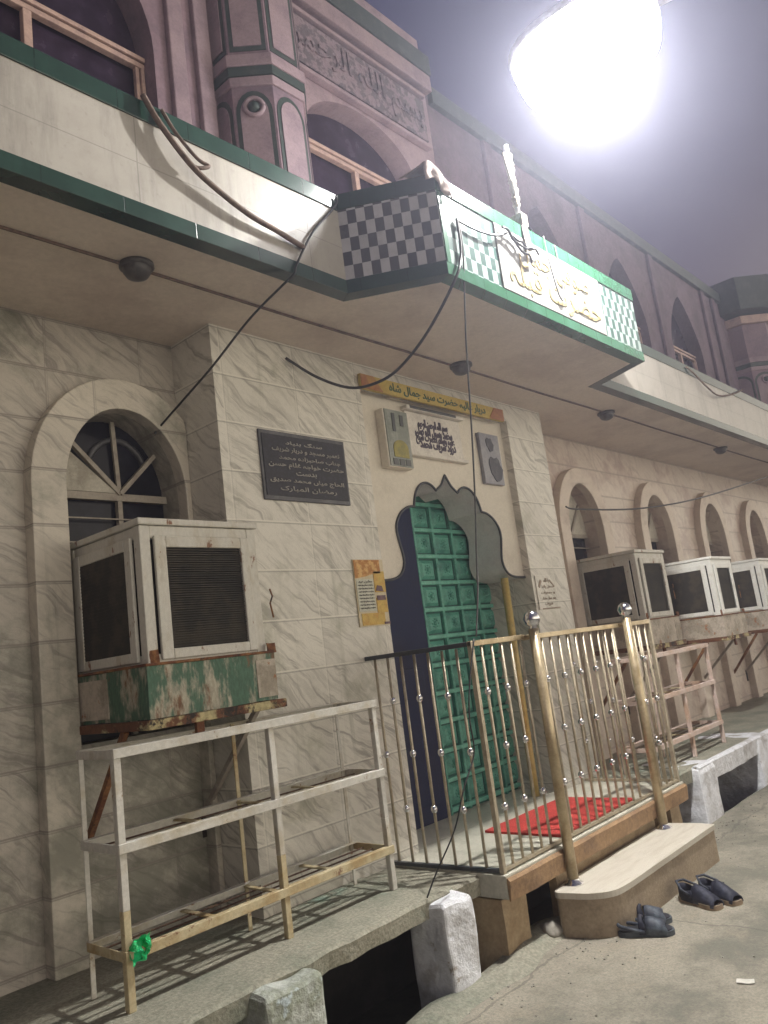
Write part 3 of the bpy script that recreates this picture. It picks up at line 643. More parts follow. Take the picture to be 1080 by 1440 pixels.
# octagonal turrets with outlined arched panels
def turret(cx, cy, ap, top, cap):
    def octo(r): return [(cx+r/math.cos(PI/8)*math.cos(PI/8+k*PI/4), cy+r/math.cos(PI/8)*math.sin(PI/8+k*PI/4)) for k in range(8)]
    t = MB().poly_prism(octo(ap), 'z', 1.705, top).build('turret', 'pink', BX)
    b = MB()
    for z0, z1, r in ((3.30,3.355,.022),): b.poly_prism(octo(ap+r), 'z', z0, z1)
    b.build('turret_band', 'green_dark', t)
    b = MB().poly_prism(octo(ap+.03), 'z', 3.358, 3.43); b.poly_prism(octo(ap+.014), 'z', 3.24, 3.297); b.build('turret_moulding', 'pink_light', t, bevel=.004)
    w = ap*math.tan(PI/8)
    for k in range(8):
        a = -PI/2 + k*PI/4; n = Vector((math.cos(a), math.sin(a), 0)); u = Vector((-n.y, n.x, 0)); c = Vector((cx, cy, 0)) + n*ap
        if n.y > .5: continue
        def plate(b, loop, d0, d1):
            vs = [[b.bm.verts.new(c + u*p[0] + n*d + Vector((0,0,p[1]))) for p in loop] for d in (d0, d1)]
            b.bm.faces.new(vs[1]); m_ = len(loop)
            for i in range(m_): b.bm.faces.new((vs[0][i], vs[0][(i+1)%m_], vs[1][(i+1)%m_], vs[1][i]))
        for loop, dd, nm, mm in ((arch_loop(-w+.012, w-.012, 2.50, 3.07, 3.21, 10), .004, 'panel_outline', 'green_dark'), (arch_loop(-w+.036, w-.036, 2.70, 3.06, 3.175, 10), .010, 'turret_panel', 'pink_light'),
                ([(-w+.036,2.52),(w-.036,2.52),(w-.036,2.67),(-w+.036,2.67)], .009, 'turret_panel', 'pink_light'), ([(-w+.012,3.47),(w-.012,3.47),(w-.012,top-.1),(-w+.012,top-.1)], .004, 'panel_outline', 'green_dark'),
                ([(-w+.036,3.50),(w-.036,3.50),(w-.036,top-.13),(-w+.036,top-.13)], .010, 'turret_panel', 'pink_light')):
            if top < 4.5 and loop[0][1] > 3.4: continue
            pb = MB(); plate(pb, loop, -.01, dd); pb.build(nm, mm, t)
        if k == 7:
            ring = [c + n*.014 + u*(.052*math.cos(q)) + Vector((0,0,3.10+.052*math.sin(q))) for q in [i*PI/10 for i in range(21)]]
            MB().tube(ring, .014, 6).build('rosette', 'pink_light', t); MB().ball(c + n*.006 + Vector((0,0,3.10)), .036, 1, 10, 6).build('rosette', 'green_dark', t)
    if cap:
        MB().poly_prism(octo(ap+.06), 'z', top-.02, top+.10).build('turret_cornice', 'orange_lit', t, bevel=.01)
        MB().poly_prism(octo(ap+.22), 'z', top+.13, top+.62).build('turret_gallery', 'green_dark', t, bevel=.01)
    return t
turret(2.90, 3.12, .28, 5.0, 0)
turret(12.0, 3.12, .42, 3.95, 1)

# ------------------------------------------------------------------ signs on the building
t = thing('plaque', 'black stone plaque with seven lines of pale lettering left of the door', 'plaque', (2.70, 2.82, .79))
MB().box(2.39, 2.972, 2.808, 2.819, .793, 1.143).build('rim', 'plaque_rim', t, bevel=.003)
MB().box(2.405, 2.957, 2.804, 2.812, .815, 1.122).build('slab', 'plaque_black', t)
lettering([('سنگ بنیاد', 2.55, 2.80, 1.075, 1.10), ('تعمیر مسجد و دربار شریف', 2.46, 2.92, 1.035, 1.065), ('جناب صاحبزادہ محمد', 2.50, 2.92, .995, 1.022), ('حضرت خواجہ غلام حسن', 2.43, 2.94, .952, .987), ('بدست', 2.60, 2.74, .918, .943), ('الحاج میاں محمد صدیق', 2.43, 2.93, .876, .908), ('رمضان المبارک', 2.49, 2.87, .836, .866)], 'lettering', 'plaque_text', t, 2.8035, .003, .015)
t = thing('banner_sign', 'long yellow name board with brown ends above the door', 'sign', (3.89, 2.82, 1.47))
MB().box(3.16, 4.60, 2.796, 2.816, 1.478, 1.565).build('board', 'banner', t, bevel=.002)
MB().poly_prism([(3.162,1.48),(3.34,1.48),(3.27,1.563),(3.162,1.563)], 'y', 2.792, 2.80).build('end_patch', 'banner_end', t); MB().poly_prism([(4.598,1.48),(4.42,1.48),(4.49,1.563),(4.598,1.563)], 'y', 2.792, 2.80).build('end_patch', 'banner_end', t)
lettering([('دربار عالیہ حضرت سید جمال شاہ', 3.40, 4.38, 1.487, 1.553)], 'lettering', 'banner_text', t, 2.7955, .003, .02)
t = thing('light_box', 'framed picture panel with an olive patch, left of the calligraphy above the door arch', 'picture box', (3.44, 2.87, 1.04))
MB().box(3.335, 3.55, 2.815, 2.873, 1.045, 1.395).build('box', 'arch_plaster', t, bevel=.004)
MB().box(3.345, 3.545, 2.809, 2.817, 1.05, 1.39).build('picture', 'photo_grey', t)
b = MB().poly_prism([(3.385,1.105)] + arc(3.45, 1.16, .065, .05, PI, 0, 10) + [(3.515,1.105)], 'y', 2.805, 2.811); b.build('picture_patch', 'photo_olive', t)
for q in ((3.37,3.412,1.057,1.095),(3.425,3.467,1.057,1.095),(3.48,3.522,1.057,1.095),(3.40,3.425,1.26,1.37),(3.47,3.50,1.30,1.365)): MB().box(q[0], q[1], 2.805, 2.811, q[2], q[3]).build('picture_patch', 'photo_dark', t)
t = thing('calligraphy_plaque', 'white marble plaque of dense dark calligraphy between the two pictures', 'plaque', (3.86, 2.87, 1.14))
b = MB().box(3.59, 4.14, 2.858, 2.874, 1.155, 1.43); b.build('slab', 'white_marble', t, bevel=.004)
b = MB().box(3.58, 4.16, 2.835, 2.874, 1.145, 1.168); b.box(3.57, 4.15, 2.82, 2.874, 1.43, 1.455); b.build('moulding', 'white_marble', t, bevel=.006)
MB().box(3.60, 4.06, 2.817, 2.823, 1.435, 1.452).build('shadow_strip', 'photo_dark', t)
lettering([('بسم اللہ الرحمن الرحیم', 3.70, 4.00, 1.315, 1.395), ('محمد رسول اللہ صلی', 3.665, 4.04, 1.27, 1.355), ('علیہ وسلم حضرت شیخ', 3.665, 4.055, 1.225, 1.31), ('درود شریف محمد', 3.70, 4.06, 1.19, 1.265)], 'lettering', 'callig', t, 2.8575, .004, .035)
t = thing('picture_panel', 'grey-blue picture panel with two dark blots, right of the calligraphy above the door', 'picture', (4.45, 2.87, 1.02))
MB().box(4.335, 4.565, 2.846, 2.873, 1.03, 1.385).build('board', 'photo_blue', t, bevel=.003)
for cx, cz, r in ((4.44, 1.31, .042), (4.47, 1.14, .075)):
    MB().poly_prism([(cx+r*(1+.5*noise.noise(Vector((math.cos(q)*1.5, math.sin(q)*1.5, cx))))*math.cos(q), cz+r*1.15*(1+.6*noise.noise(Vector((math.cos(q)*1.5, math.sin(q)*1.5, cz))))*math.sin(q)) for q in [i*PI/8 for i in range(16)]], 'y', 2.842, 2.848).build('roundel', 'photo_blot', t)
t = thing('poster', 'orange and yellow paper poster with a white text block on the wall beside the door', 'poster', (3.07, 2.82, .14))
MB().box(2.935, 3.165, 2.812, 2.8185, .155, .505).build('sheet', 'poster', t)
MB().poly_prism([(2.938,.405),(3.02,.415),(3.09,.43),(3.135,.43),(3.135,.502),(2.938,.502)], 'y', 2.809, 2.8125).build('printed_patch', 'poster_orange', t)
for q in ((3.078, 3.162, .33, .44), (2.955, 3.13, .16, .222), (3.08, 3.16, .2225, .30)): MB().box(q[0], q[1], 2.809, 2.8125, q[2], q[3]).build('printed_patch', 'poster_gold', t)
MB().box(2.942, 3.070, 2.8085, 2.8125, .232, .40).build('printed_patch', 'poster_white', t)
MB().box(3.085, 3.15, 2.806, 2.8087, .287, .312).build('printed_patch', 'poster_purple', t); MB().poly_prism([(3.082,.338),(3.14,.332),(3.13,.362),(3.095,.366)], 'y', 2.806, 2.8087).build('printed_patch', 'poster_purple', t); MB().box(3.12, 3.163, 2.806, 2.8087, .160, .172).build('printed_patch', 'poster_purple', t)
lettering([('جشن عید', 2.955, 3.06, .378, .394)] + [('محفل نعت بمقام دربار شریف', 2.950, 3.064, z, z+.011) for z in (.362,.345,.328,.311,.294,.277,.260,.243)], 'lettering', 'poster_ink', t, 2.808, .002, .02)
t = thing('etched_tablet', 'small stone tablet with faint brown writing right of the door', 'tablet', (4.84, 2.82, .15))
MB().box(4.70, 5.0, 2.812, 2.8185, .165, .40).build('slab', 'bay_tile', t, bevel=.002)
for p_, q_, w_, h_ in (((4.73,2.811,.32),(4.765,2.811,.365),.004,.02), ((4.88,2.811,.365),(4.935,2.811,.32),.004,.012), ((4.74,2.811,.17),(4.97,2.811,.172),.004,.008)): MB().bar(p_, q_, w_, h_).build('stroke', 'etched', t)
lettering([('یا اللہ', 4.80, 4.87, .345, .38), ('محفل پاک', 4.77, 4.92, .305, .332), ('ہر جمعرات', 4.75, 4.93, .265, .292), ('بعد نماز عشاء', 4.75, 4.93, .225, .252), ('شریف', 4.78, 4.88, .187, .215)], 'lettering', 'etched', t, 2.8115, .002, .015)

# ------------------------------------------------------------------ soffit lamps (unlit)
def soffit_lamp(x, y, label):
    t = thing('soffit_lamp', label, 'ceiling lamp', (x, y, 1.632), 0, 'unlit lamps under the canopy')
    MB().lathe([(0,0),(.068,0),(.068,-.014),(.058,-.018),(0,-.018)], n=24).build('base', 'fixture', t, (0,0,0))
    MB().lathe([(.056,-.016),(.054,-.034),(.042,-.052),(.022,-.061),(0,-.064)], n=24).build('dome', 'fixture', t, (0,0,0))
soffit_lamp(1.615, 2.525, 'dark oval soffit lamp nearest the camera, over the left window')
soffit_lamp(3.755, 2.515, 'dark soffit lamp above the yellow name board and door')
soffit_lamp(5.70, 2.545, 'dark soffit lamp under the canopy just right of the balcony')
soffit_lamp(8.26, 2.55, 'small dark soffit lamp farthest right under the canopy')

# ------------------------------------------------------------------ desert coolers
def cooler():
    """window air cooler, local origin at the front left bottom corner of the tray"""
    W, D, H = .55, .56, .72
    t = thing('air_cooler', '', 'air cooler', (0,0,0), 0, 'desert coolers in the arched windows')
    zb = .20
    b = MB()
    for x in (0, W-.045):
        for y in (0, D-.045): b.box(x, x+.045, y, y+.045, zb, H)
    b.box(.045, W-.045, .002, .040, zb, zb+.035); b.box(.045, W-.045, .002, .040, H-.05, H); b.box(.004, .040, .045, D-.045, zb, zb+.035); b.box(.004, .040, .045, D-.045, H-.05, H)
    b.box(W-.040, W-.004, .045, D-.045, zb, zb+.035); b.box(W-.040, W-.004, .045, D-.045, H-.05, H)
    b.build('body_frame', 'paint_white', t, (0,0,0), bevel=.004)
    b = MB().box(-.008, W+.012, -.010, D+.005, H+.002, H+.028); b.build('lid', 'paint_white', t, (0,0,0), bevel=.005)
    def grille(frame, slats, P):
        pf, ps = MB(), MB()
        return pf, ps
    # front pad door
    f = MB(); f.box(.055, .105, -.012, .004, zb+.012, H-.04); f.box(W-.09, W-.048, -.012, .004, zb+.012, H-.04); f.box(.105, W-.09, -.012, .004, zb+.012, zb+.05); f.box(.105, W-.09, -.012, .004, H-.085, H-.04)
    f = f.build('pad_door', 'paint_white', t, (0,0,0), bevel=.004)
    s = MB(); s.box(.10, W-.085, .012, .02, zb+.04, H-.08)
    k = zb+.056
    while k < H-.09: s.box(.104, W-.089, -.002+.002*math.sin(k*300), .010, k, k+.0042); k += .0092
    s.build('grille', 'grille', f, (0,0,0))
    # side pad doors
    for x0, x1 in ((-.012, .003), (W-.003, W+.012)):
        f = MB(); f.box(x0, x1, .055, .10, zb+.012, H-.04); f.box(x0, x1, D-.11, D-.055, zb+.012, H-.04); f.box(x0, x1, .10, D-.11, zb+.012, zb+.05); f.box(x0, x1, .10, D-.11, H-.085, H-.04)
        f = f.build('pad_door', 'paint_white', t, (0,0,0), bevel=.004)
        s = MB(); xm = (x0+x1)/2; s.box(xm-.003, xm+.003, .095, D-.105, zb+.045, H-.08)
        k = zb+.056
        while k < H-.09: s.box(min(x0,x1)+.003, max(x0,x1)-.003, .099, D-.109, k, k+.006); k += .0135
        s.build('grille', 'grille', f, (0,0,0))
    MB().box(.05, W-.05, .03, D, zb+.01, H-.01).build('inner_box', 'cavity', t, (0,0,0))
    tr = MB().box(-.022, W+.022, -.022, D, .006, zb-.006).rough(4, .004, 9, 3); tr.build('water_tray', 'tray_green', t, (0,0,0))
    MB().box(-.03, W+.03, -.03, D, zb-.006, zb+.004).build('tray_rim', 'rust', t, (0,0,0), bevel=.002)
    for q in ((W-.08, W+.02, -.026, -.021, .02, .17), (-.027, -.0215, .26, D-.05, .02, .17)): MB().box(*q).build('bare_patch', 'tray_pale', t, (0,0,0))
    # carrying stand: rail frame and two struts to the wall
    b = MB().box(-.04, W+.05, -.04, -.008, -.03, .004); b.box(-.04, -.008, -.008, D, -.03, .004); b.box(W+.008, W+.04, -.008, D, -.03, .004); b.build('stand_rail', 'rust_rail', t, (0,0,0), bevel=.003)
    b = MB().bar((-.02,.16,-.03), (-.02,D-.02,-.50), .022); b.build('strut', 'rust', t, (0,0,0))
    b = MB().bar((W+.0,.10,-.03), (W+.0,D-.02,-.46), .022); b.build('strut', 'win_frame', t, (0,0,0))
    for x in (-.02, W): MB().box(x-.018, x+.018, D-.03, D-.005, -.56, -.44).build('wall_foot', 'cavity', t, (0,0,0), bevel=.003)
    b = MB().box(W*.30, W*.36, -.028, -.012, -.085, -.03); b.build('rust_tab', 'rust', t, (0,0,0))
    for q in ((.006, .043, -.0025, .012, zb+.003, zb+.05), (W-.012, W+.026, -.028, -.018, zb+.003, zb+.035)): MB().box(*q).rough(3,.007,26,4).build('rust_patch', 'rust', t, (0,0,0))
    MB().tube([(W+.045,-.015,.34),(W+.03,-.02,.40),(W+.05,-.015,.43),(W+.035,-.02,.46)], .004, 6).build('latch', 'rust', t, (0,0,0))
    return t
c1 = cooler(); c1.location = (1.585, 2.60, -.125); c1['label'] = 'rusty white air cooler with flaking green tray, nearest, in the left window'
def recolour(t, part, m):
    for ch in t.children:
        for q in [ch] + list(ch.children):
            if q.name.split('.')[0] == part:
                q.material_slots[0].link = 'OBJECT'; q.material_slots[0].material = M[m]
specs = [(5.86, 2.60, -.19, 'paint_white', 'tray_pale', 'grey cream air cooler directly behind the right gate post'),
         (7.46, 2.60, -.235, 'paint_white2', 'tray_pale', 'brighter white air cooler, the middle one of those right of the door'),
         (8.88, 2.60, -.245, 'paint_white2', 'tray_pale', 'white air cooler cut by the right edge of the photo'),
         (10.46, 2.60, -.25, 'paint_white', 'tray_pale', 'farthest air cooler along the wall, past the cut one')]
for x, y, z, m, tm, lab in specs:
    c = copy_tree(c1); c.location = (x, y, z); c['label'] = lab
    for p in ('body_frame', 'lid', 'pad_door'): recolour(c, p, m)
    recolour(c, 'water_tray', tm)

# ------------------------------------------------------------------ shoe racks
def rack():
    """angle-iron rack, local origin at the front left foot"""
    W, D, H = 1.285, .245, .807
    t = thing('shoe_rack', '', 'shoe rack', (0,0,0), 0, 'steel shoe racks on the walkway')
    def p(b, name, m): return b.build(name, m, t, (0,0,0), bevel=.002)
    a = .026
    for x in (0, .66, W-a):
        p(MB().box(x, x+a, 0, .006, .30, H).box(x, x+.006, .006, a, .30, H), 'leg', 'rack_paint')
        p(MB().box(x, x+a, 0, .006, 0, .30).box(x, x+.006, .006, a, 0, .30), 'leg', 'rack_rust' if x < 1 else 'rack_paint')
        p(MB().box(x, x+a*.7, D-.006, D, 0, H), 'leg', 'rack_rust' if .1 < x < 1 else 'rack_paint')
    for z, m in ((H-.03, 'rack_paint'), (.475, 'rack_paint'), (.15, 'rack_rust')):
        p(MB().box(-.004, W+.004, -.007, -.001, z, z+.032).box(-.004, W+.004, -.001, .022, z+.027, z+.032), 'rail', m)
        p(MB().box(-.004, W+.004, D+.001, D+.007, z, z+.032).box(-.004, W+.004, D-.022, D+.001, z+.027, z+.032), 'rail', 'rack_paint')
        for x in (-.005, W-.001): p(MB().box(x, x+.006, 0, D, z, z+.030), 'end_rail', m)
        if z < .7:
            b = MB()
            for k in range(1, 4): b.box(.0, W, k*D/4-.004, k*D/4+.004, z+.006, z+.012)
            p(b, 'slat', 'rust_dark')
            for x in (.36, .655, .95): p(MB().box(x, x+.025, .0, D, z+.012, z+.019), 'cross_bar', 'rack_rust')
    return t
r1 = rack(); r1.location = (1.38, 2.52, -1.0); r1['label'] = 'white two-shelf steel shoe rack with rusty lower rail below the near air cooler'
r2 = copy_tree(r1); r2.location = (5.14, 2.39, -1.0); r2.scale = (1,1,.95); r2['label'] = 'pinkish empty shoe rack standing right of the gate railing'
for p in ('rail', 'end_rail', 'leg'): recolour(r2, p, 'rack_pink')
# scrap of green bag caught on the near rack
b = MB(); rows = []
for i in range(15):
    row = []
    for j in range(15):
        u, v = i/14*2-1, j/14*2-1; q = Vector((u*.036, .012*math.sin(u*5+v*3), v*.030))
        row.append(b.bm.verts.new(q + noise.noise_vector(Vector((u*2.3, v*2.3, 4)))*.020 + noise.noise_vector(Vector((u*6, v*6, 9)))*.007))
    rows.append(row)
for a, c in zip(rows, rows[1:]):
    for k in range(14): b.bm.faces.new((a[k], a[k+1], c[k+1], c[k]))
tag(b.build('plastic_bag', 'bag', None, (1.425, 2.505, -.818)), 'scrap of bright green plastic bag on the near rack leg', 'bag')

# ------------------------------------------------------------------ gate railing
R = thing('gate_railing', 'brass and steel bar railing with chrome beads enclosing the red carpet', 'railing', (3.95, 2.18, -1.0))
def up_(name, b, m, bevel=0): return b.build(name, m, R, None, bevel)
proto = {}
def baluster(x, y, kind, rise=1.0):
    """a thin upright; odd ones carry two chrome beads, even ones a single one"""
    if kind not in proto:
        o = MB().tube([(0,0,0),(0,0,.5),(0,0,.985)], .0075, 8).build('baluster', 'steel', R, (0,0,0))
        for z in ((.775,.265) if kind else (.52,)):
            MB().lathe([(.008,-.016),(.013,-.012),(.0165,0),(.013,.012),(.008,.016)], (0,0,0), 12).build('bead', 'chrome', o, (0,0,z))
        proto[kind] = o
    else: o = copy_tree(proto[kind], R)
    o.location = Vector((x, y, -1.0)) - R.location
    return o
X0, X1, YF, YB = 2.985, 4.93, 2.18, 2.815
n = 0
for i in range(1, 8): baluster(X0-.004*i, YF+.083*i, n % 2); n += 1
P1, P2 = 3.44, 4.49
for i in range(1, 6): baluster(X0+.083*i, YF, n % 2); n += 1
for i in range(0, 11): baluster(3.52+.088*i, YF, n % 2); n += 1
for i in range(1, 5): baluster(4.525+.083*i, YF, n % 2); n += 1
for i in range(1, 8): baluster(X1, YF+.083*i, n % 2); n += 1
up_('top_rail', MB().bar((X0-.012,YF,0.0), (P1,YF,0.0), .022, .026), 'brass', .003)
up_('top_rail', MB().bar((P1,YF,-.004), (P2,YF,-.004), .022, .026), 'brass', .003)
up_('top_rail', MB().bar((P2,YF,-.004), (X1+.012,YF,-.004), .022, .026), 'brass', .003)
up_('top_rail', MB().bar((X0,YF+.011,0.0), (X0-.035,YB,-.008), .024, .022), 'trim_dark', .003)
up_('top_rail', MB().bar((X1,YF+.011,0.0), (X1,YB,-.004), .022, .022), 'steel', .003)
up_('bottom_rail', MB().bar((X0,YF+.01,-.988), (X0-.035,YB,-.988), .022, .016), 'trim_dark')
up_('bottom_rail', MB().bar((X0,YF,-.985), (X1,YF,-.985), .018, .014), 'steel')
up_('bottom_rail', MB().bar((X1,YF+.01,-.988), (X1,YB,-.988), .018, .014), 'steel')
up_('corner_post', MB().box(X0-.012, X0+.012, YF-.012, YF+.012, -1.0, .012), 'steel', .003)
up_('corner_post', MB().box(X1-.012, X1+.012, YF-.012, YF+.012, -1.0, .012), 'steel', .003)
for x in (P1, P2):
    p = up_('gate_post', MB().tube([(x,2.115,-1.165),(x,2.115,-.5),(x,2.115,.034)], .026, 18), 'brass')
    MB().lathe([(.014,.030),(.022,.038),(.017,.046),(.034,.058),(.043,.084),(.034,.110),(.018,.123),(0,.127)], (x,2.115,0), 18).build('ball_finial', 'chrome', p)
    MB().lathe([(.027,-1.17),(.045,-1.168),(.045,-1.160),(.030,-1.152),(.027,-1.14)], (x,2.115,0), 18).build('flange', 'chrome', p)
    up_('bracket', MB().bar((x,2.13,-.004), (x,YF,-.004), .02, .02), 'brass')
tag(MB().tube([(4.47,2.925,-1.0),(4.47,2.92,-.3),(4.465,2.905,.40)], .026, 16).build('brass_pole', 'brass_brightened'), 'tall bare brass pipe standing beside the right door jamb', 'pole')

# step and carpet
t = thing('stone_step', 'pale streaked stone step with a curved left end in front of the gate', 'step', (3.97, 2.03, -1.36))
fp = catmull([(3.47,2.17),(3.325,2.15),(3.325,2.07),(3.355,1.97),(3.43,1.90),(3.56,1.885)], 5) + [(4.62,1.885),(4.63,1.97),(4.60,2.17)]
MB().poly_prism(fp, 'z', -1.365, -1.195).build('block', 'step_side', t, bevel=.006)
cxm, cym = 3.97, 2.03
MB().poly_prism([(cxm+(x-cxm)*1.012, cym+(y-cym)*1.04 if y < 2.1 else y) for x, y in fp], 'z', -1.193, -1.166).build('tread', 'step_top', t, bevel=.006)
b = MB().box(3.585, 4.42, 2.235, 2.70, -.999, -.988).rough(5, .006, 6, 3)
tag(b.build('carpet', 'carpet'), 'red carpet lying on the marble platform behind the gate bars', 'carpet')

# ------------------------------------------------------------------ shoes on the street
def shoe(x, y, ang, kind, label, group, L_=.245):
    t = thing('shoe', label, 'shoe', (x, y, -1.36), ang, group)
    def sole_loop(k, w=1): # heel at -x, toe at +x
        P = [(-.5,0),(-.47,.13),(-.36,.165),(-.1,.145),(.15,.185),(.34,.195),(.46,.13),(.5,.0),(.46,-.10),(.34,-.17),(.1,-.165),(-.1,-.14),(-.36,-.16),(-.47,-.12)]
        P = catmull(P+[P[0]], 3)[:-1]
        return [(a*L_*k, c*L_*k*w) for a, c in P]
    MB().poly_prism(sole_loop(1), 'z', 0, .022).build('sole', 'shoe_sole' if kind == 'slate' else 'shoe_tan', t, (0,0,0), bevel=.005)
    MB().poly_prism(sole_loop(.93), 'z', .0222, .026).build('insole', 'shoe_dark', t, (0,0,0))
    # upper: a band arched over the foot, from the ball to the instep, and a heel cup
    def band(x0, x1, h0, h1, w0, w1, name, m, th=.005):
        b = MB(); rows = []
        nx = 5
        for i in range(nx+1):
            f = i/nx; xx = x0+(x1-x0)*f; h = h0+(h1-h0)*f + .006*math.sin(f*PI); w = w0+(w1-w0)*f
            rows.append([b.bm.verts.new((xx+.006*noise.noise(Vector((q, f*3, x)))*1.5, w*math.cos(q), .012+h*math.sin(q)**.75+.003*noise.noise(Vector((q*2, f*4, y))))) for q in [k*PI/10 for k in range(11)]])
        for a, c in zip(rows, rows[1:]):
            for k in range(10): b.bm.faces.new((a[k], a[k+1], c[k+1], c[k])).smooth = True
        o = b.build(name, m, t, (0,0,0)); s = o.modifiers.new('th', 'SOLIDIFY'); s.thickness = th; return o
    if kind == 'slate':
        band(L_*.02, L_*.36, .062, .040, .044, .050, 'strap', 'shoe_strap'); band(-.10*L_, -.02*L_, .070, .066, .041, .043, 'strap', 'shoe_navy')
        b = MB(); 
        b.tube([(-.02*L_,.041,.022),(-.25*L_,.042,.035),(-.45*L_,.025,.045),(-.49*L_,0,.048),(-.45*L_,-.025,.045),(-.25*L_,-.042,.035),(-.02*L_,-.041,.022)], .008, 8).build('heel_strap', 'shoe_strap', t, (0,0,0))
    else:
        band(-.05*L_, .47*L_, .078, .034, .044, .036, 'upper', 'shoe_navy')
        b = MB(); rows = []
        for i in range(9):
            q = PI*.5 + (i/8)*PI; hx = -.28*L_ + .21*L_*math.cos(q); hy = .042*math.sin(q)
            h = .055 + .02*math.sin(i/8*PI)
            rows.append([b.bm.verts.new((hx, hy, z)) for z in (.012, h*.6, h)])
        rows = [[b.bm.verts.new((-.02*L_, .044, z)) for z in (.012,.04,.07)]] + rows + [[b.bm.verts.new((-.02*L_, -.044, z)) for z in (.012,.04,.07)]]
        for a, c in zip(rows, rows[1:]):
            for k in range(2): b.bm.faces.new((a[k], a[k+1], c[k+1], c[k])).smooth = True
        o = b.build('heel_cup', 'shoe_navy', t, (0,0,0)); s = o.modifiers.new('th', 'SOLIDIFY'); s.thickness = .006
        MB().tube([(-.06*L_,.046,.05),(-.25*L_,.05,.066),(-.47*L_,.02,.086),(-.49*L_,-.02,.086),(-.25*L_,-.05,.066),(-.06*L_,-.046,.05)], .006, 8).build('strap', 'shoe_strap', t, (0,0,0))
    return t
def ang(h, t_): return math.atan2(t_[1]-h[1], t_[0]-h[0])
for h, q, k, lab, g in (((3.42,1.915),(3.525,1.70),'slate','slate grey sandal nearest the camera, before the step','sandals before the stone step'),
                        ((3.545,1.975),(3.66,1.77),'slate','slate grey sandal tucked between its pair and the step','sandals before the stone step'),
                        ((3.965,1.84),(3.865,1.62),'navy','navy shoe with a tan toe, the nearer of the far pair','shoes at the right end of the step'),
                        ((4.065,1.775),(3.95,1.56),'navy','navy shoe with tan sole, farther out of the far pair','shoes at the right end of the step')):
    shoe((h[0]+q[0])/2, (h[1]+q[1])/2, ang(h, q), k, lab, g)
b = MB().box(-.03,.03,-.016,.016,0,.003).rough(3,.004,30,2)
o = tag(b.build('paper_scrap', 'paper', None, (3.16,1.28,-1.357)), 'small white scrap of paper lying on the bare street', 'paper'); o.rotation_euler = (0,0,1.9)
b = MB().ball((0,0,0), .055, .6, 16, 10)
for v in b.bm.verts: v.co += noise.noise_vector(v.co*18)*.02
tag(b.build('rubble_stone', 'rubble', None, (3.30,2.19,-1.33)), 'rough lump of rubble at the drain edge left of the step', 'stone')

# ------------------------------------------------------------------ wires
def wire(name, pts, r, m, label, cat='wire', n=8):
    return tag(MB().tube(catmull(pts, n), r, 6).build(name, m), label, cat)
wire('wire', [(2.50,2.215,2.11),(2.482,2.215,2.05),(2.32,2.215,1.87),(2.20,2.218,1.68),(2.175,2.222,1.622),(2.16,2.30,1.59),(2.14,2.5,1.517),(2.075,2.7,1.36),(2.045,2.9,1.26),(2.025,3.075,1.18),(2.01,3.10,1.15)], .0055, 'cable', 'straight black wire slanting down from the canopy corner to the left window')
wire('cable', [(2.885,1.832,1.94),(2.875,1.832,1.76),(2.80,1.84,1.607),(2.885,2.1,1.469),(2.945,2.35,1.388),(2.92,2.5,1.358),(2.894,2.65,1.384),(2.769,2.75,1.454),(2.63,2.817,1.554)], .0075, 'cable', 'thick black cable sagging from the balcony corner to the tiled wall', 'cable')
wire('wire', [(2.90,1.832,1.94),(2.893,1.832,1.763),(2.91,1.9,1.363),(2.997,2.0,.993),(3.084,2.1,.679),(3.098,2.15,.412),(3.08,2.16,.243),(3.02,2.165,.03)], .0045, 'cable_grey', 'thin grey wire hanging straight down in front of the door')
wire('wire', [(3.0,2.165,.02),(2.90,2.15,-.166),(2.86,2.15,-.314),(2.87,2.16,-.466),(2.76,2.16,-.60),(2.70,2.19,-.75),(2.62,2.25,-.90),(2.60,2.30,-.995)], .0035, 'cable', 'loose black wire curling down the gate corner post')
wire('wire', [(5.60,2.97,.965),(5.782,2.95,.95),(6.6,2.8,.966),(7.55,2.6,1.075),(9.35,2.45,1.398),(10.4,2.4,1.60)], .007, 'cable_grey', 'long wire strung across the right-hand arched windows')
wire('wire', [(6.75,2.222,2.10),(6.84,2.21,2.07),(7.1,2.20,1.98),(7.38,2.20,1.94),(7.8,2.2,2.02),(8.21,2.21,2.14)], .008, 'rope', 'short wire sagging over the right-hand canopy fascia')
wire('cable_bundle', [(1.50,2.215,2.14),(1.55,2.20,2.04),(1.666,2.195,1.92),(1.774,2.20,1.866),(1.942,2.205,1.811),(2.10,2.21,1.79),(2.25,2.22,1.77)], .013, 'rope', 'brown rope bundle drooping over the left white fascia', 'rope')
wire('rope', [(1.58,2.22,2.12),(1.62,2.20,2.03),(1.702,2.19,1.95),(1.75,2.185,1.935),(1.70,2.19,1.91),(1.66,2.2,1.925)], .008, 'rope', 'short frayed rope end knotted to the bundle on the left fascia', 'rope')
b = MB()
for k in range(3):
    p = [(3.26+.03*k+.04*random.uniform(-1,1), 1.815+.012*random.uniform(-1,1), 2.0+.03*random.uniform(-1,1))]
    for q in range(6): p.append((p[-1][0]+.045, 1.812+.012*random.uniform(-1,1), p[-1][2]+.03*random.uniform(-1,1)))
    b.tube(catmull(p, 4), .006, 5)
b.tube(catmull([(3.30,1.815,2.0),(3.2,1.82,1.955),(3.05,1.825,1.93),(2.88,1.83,1.93)], 6), .006, 5)
tag(b.build('wire_tangle', 'cable'), 'black tangle of wires at the upper left of the gold-lettered sign', 'wire')
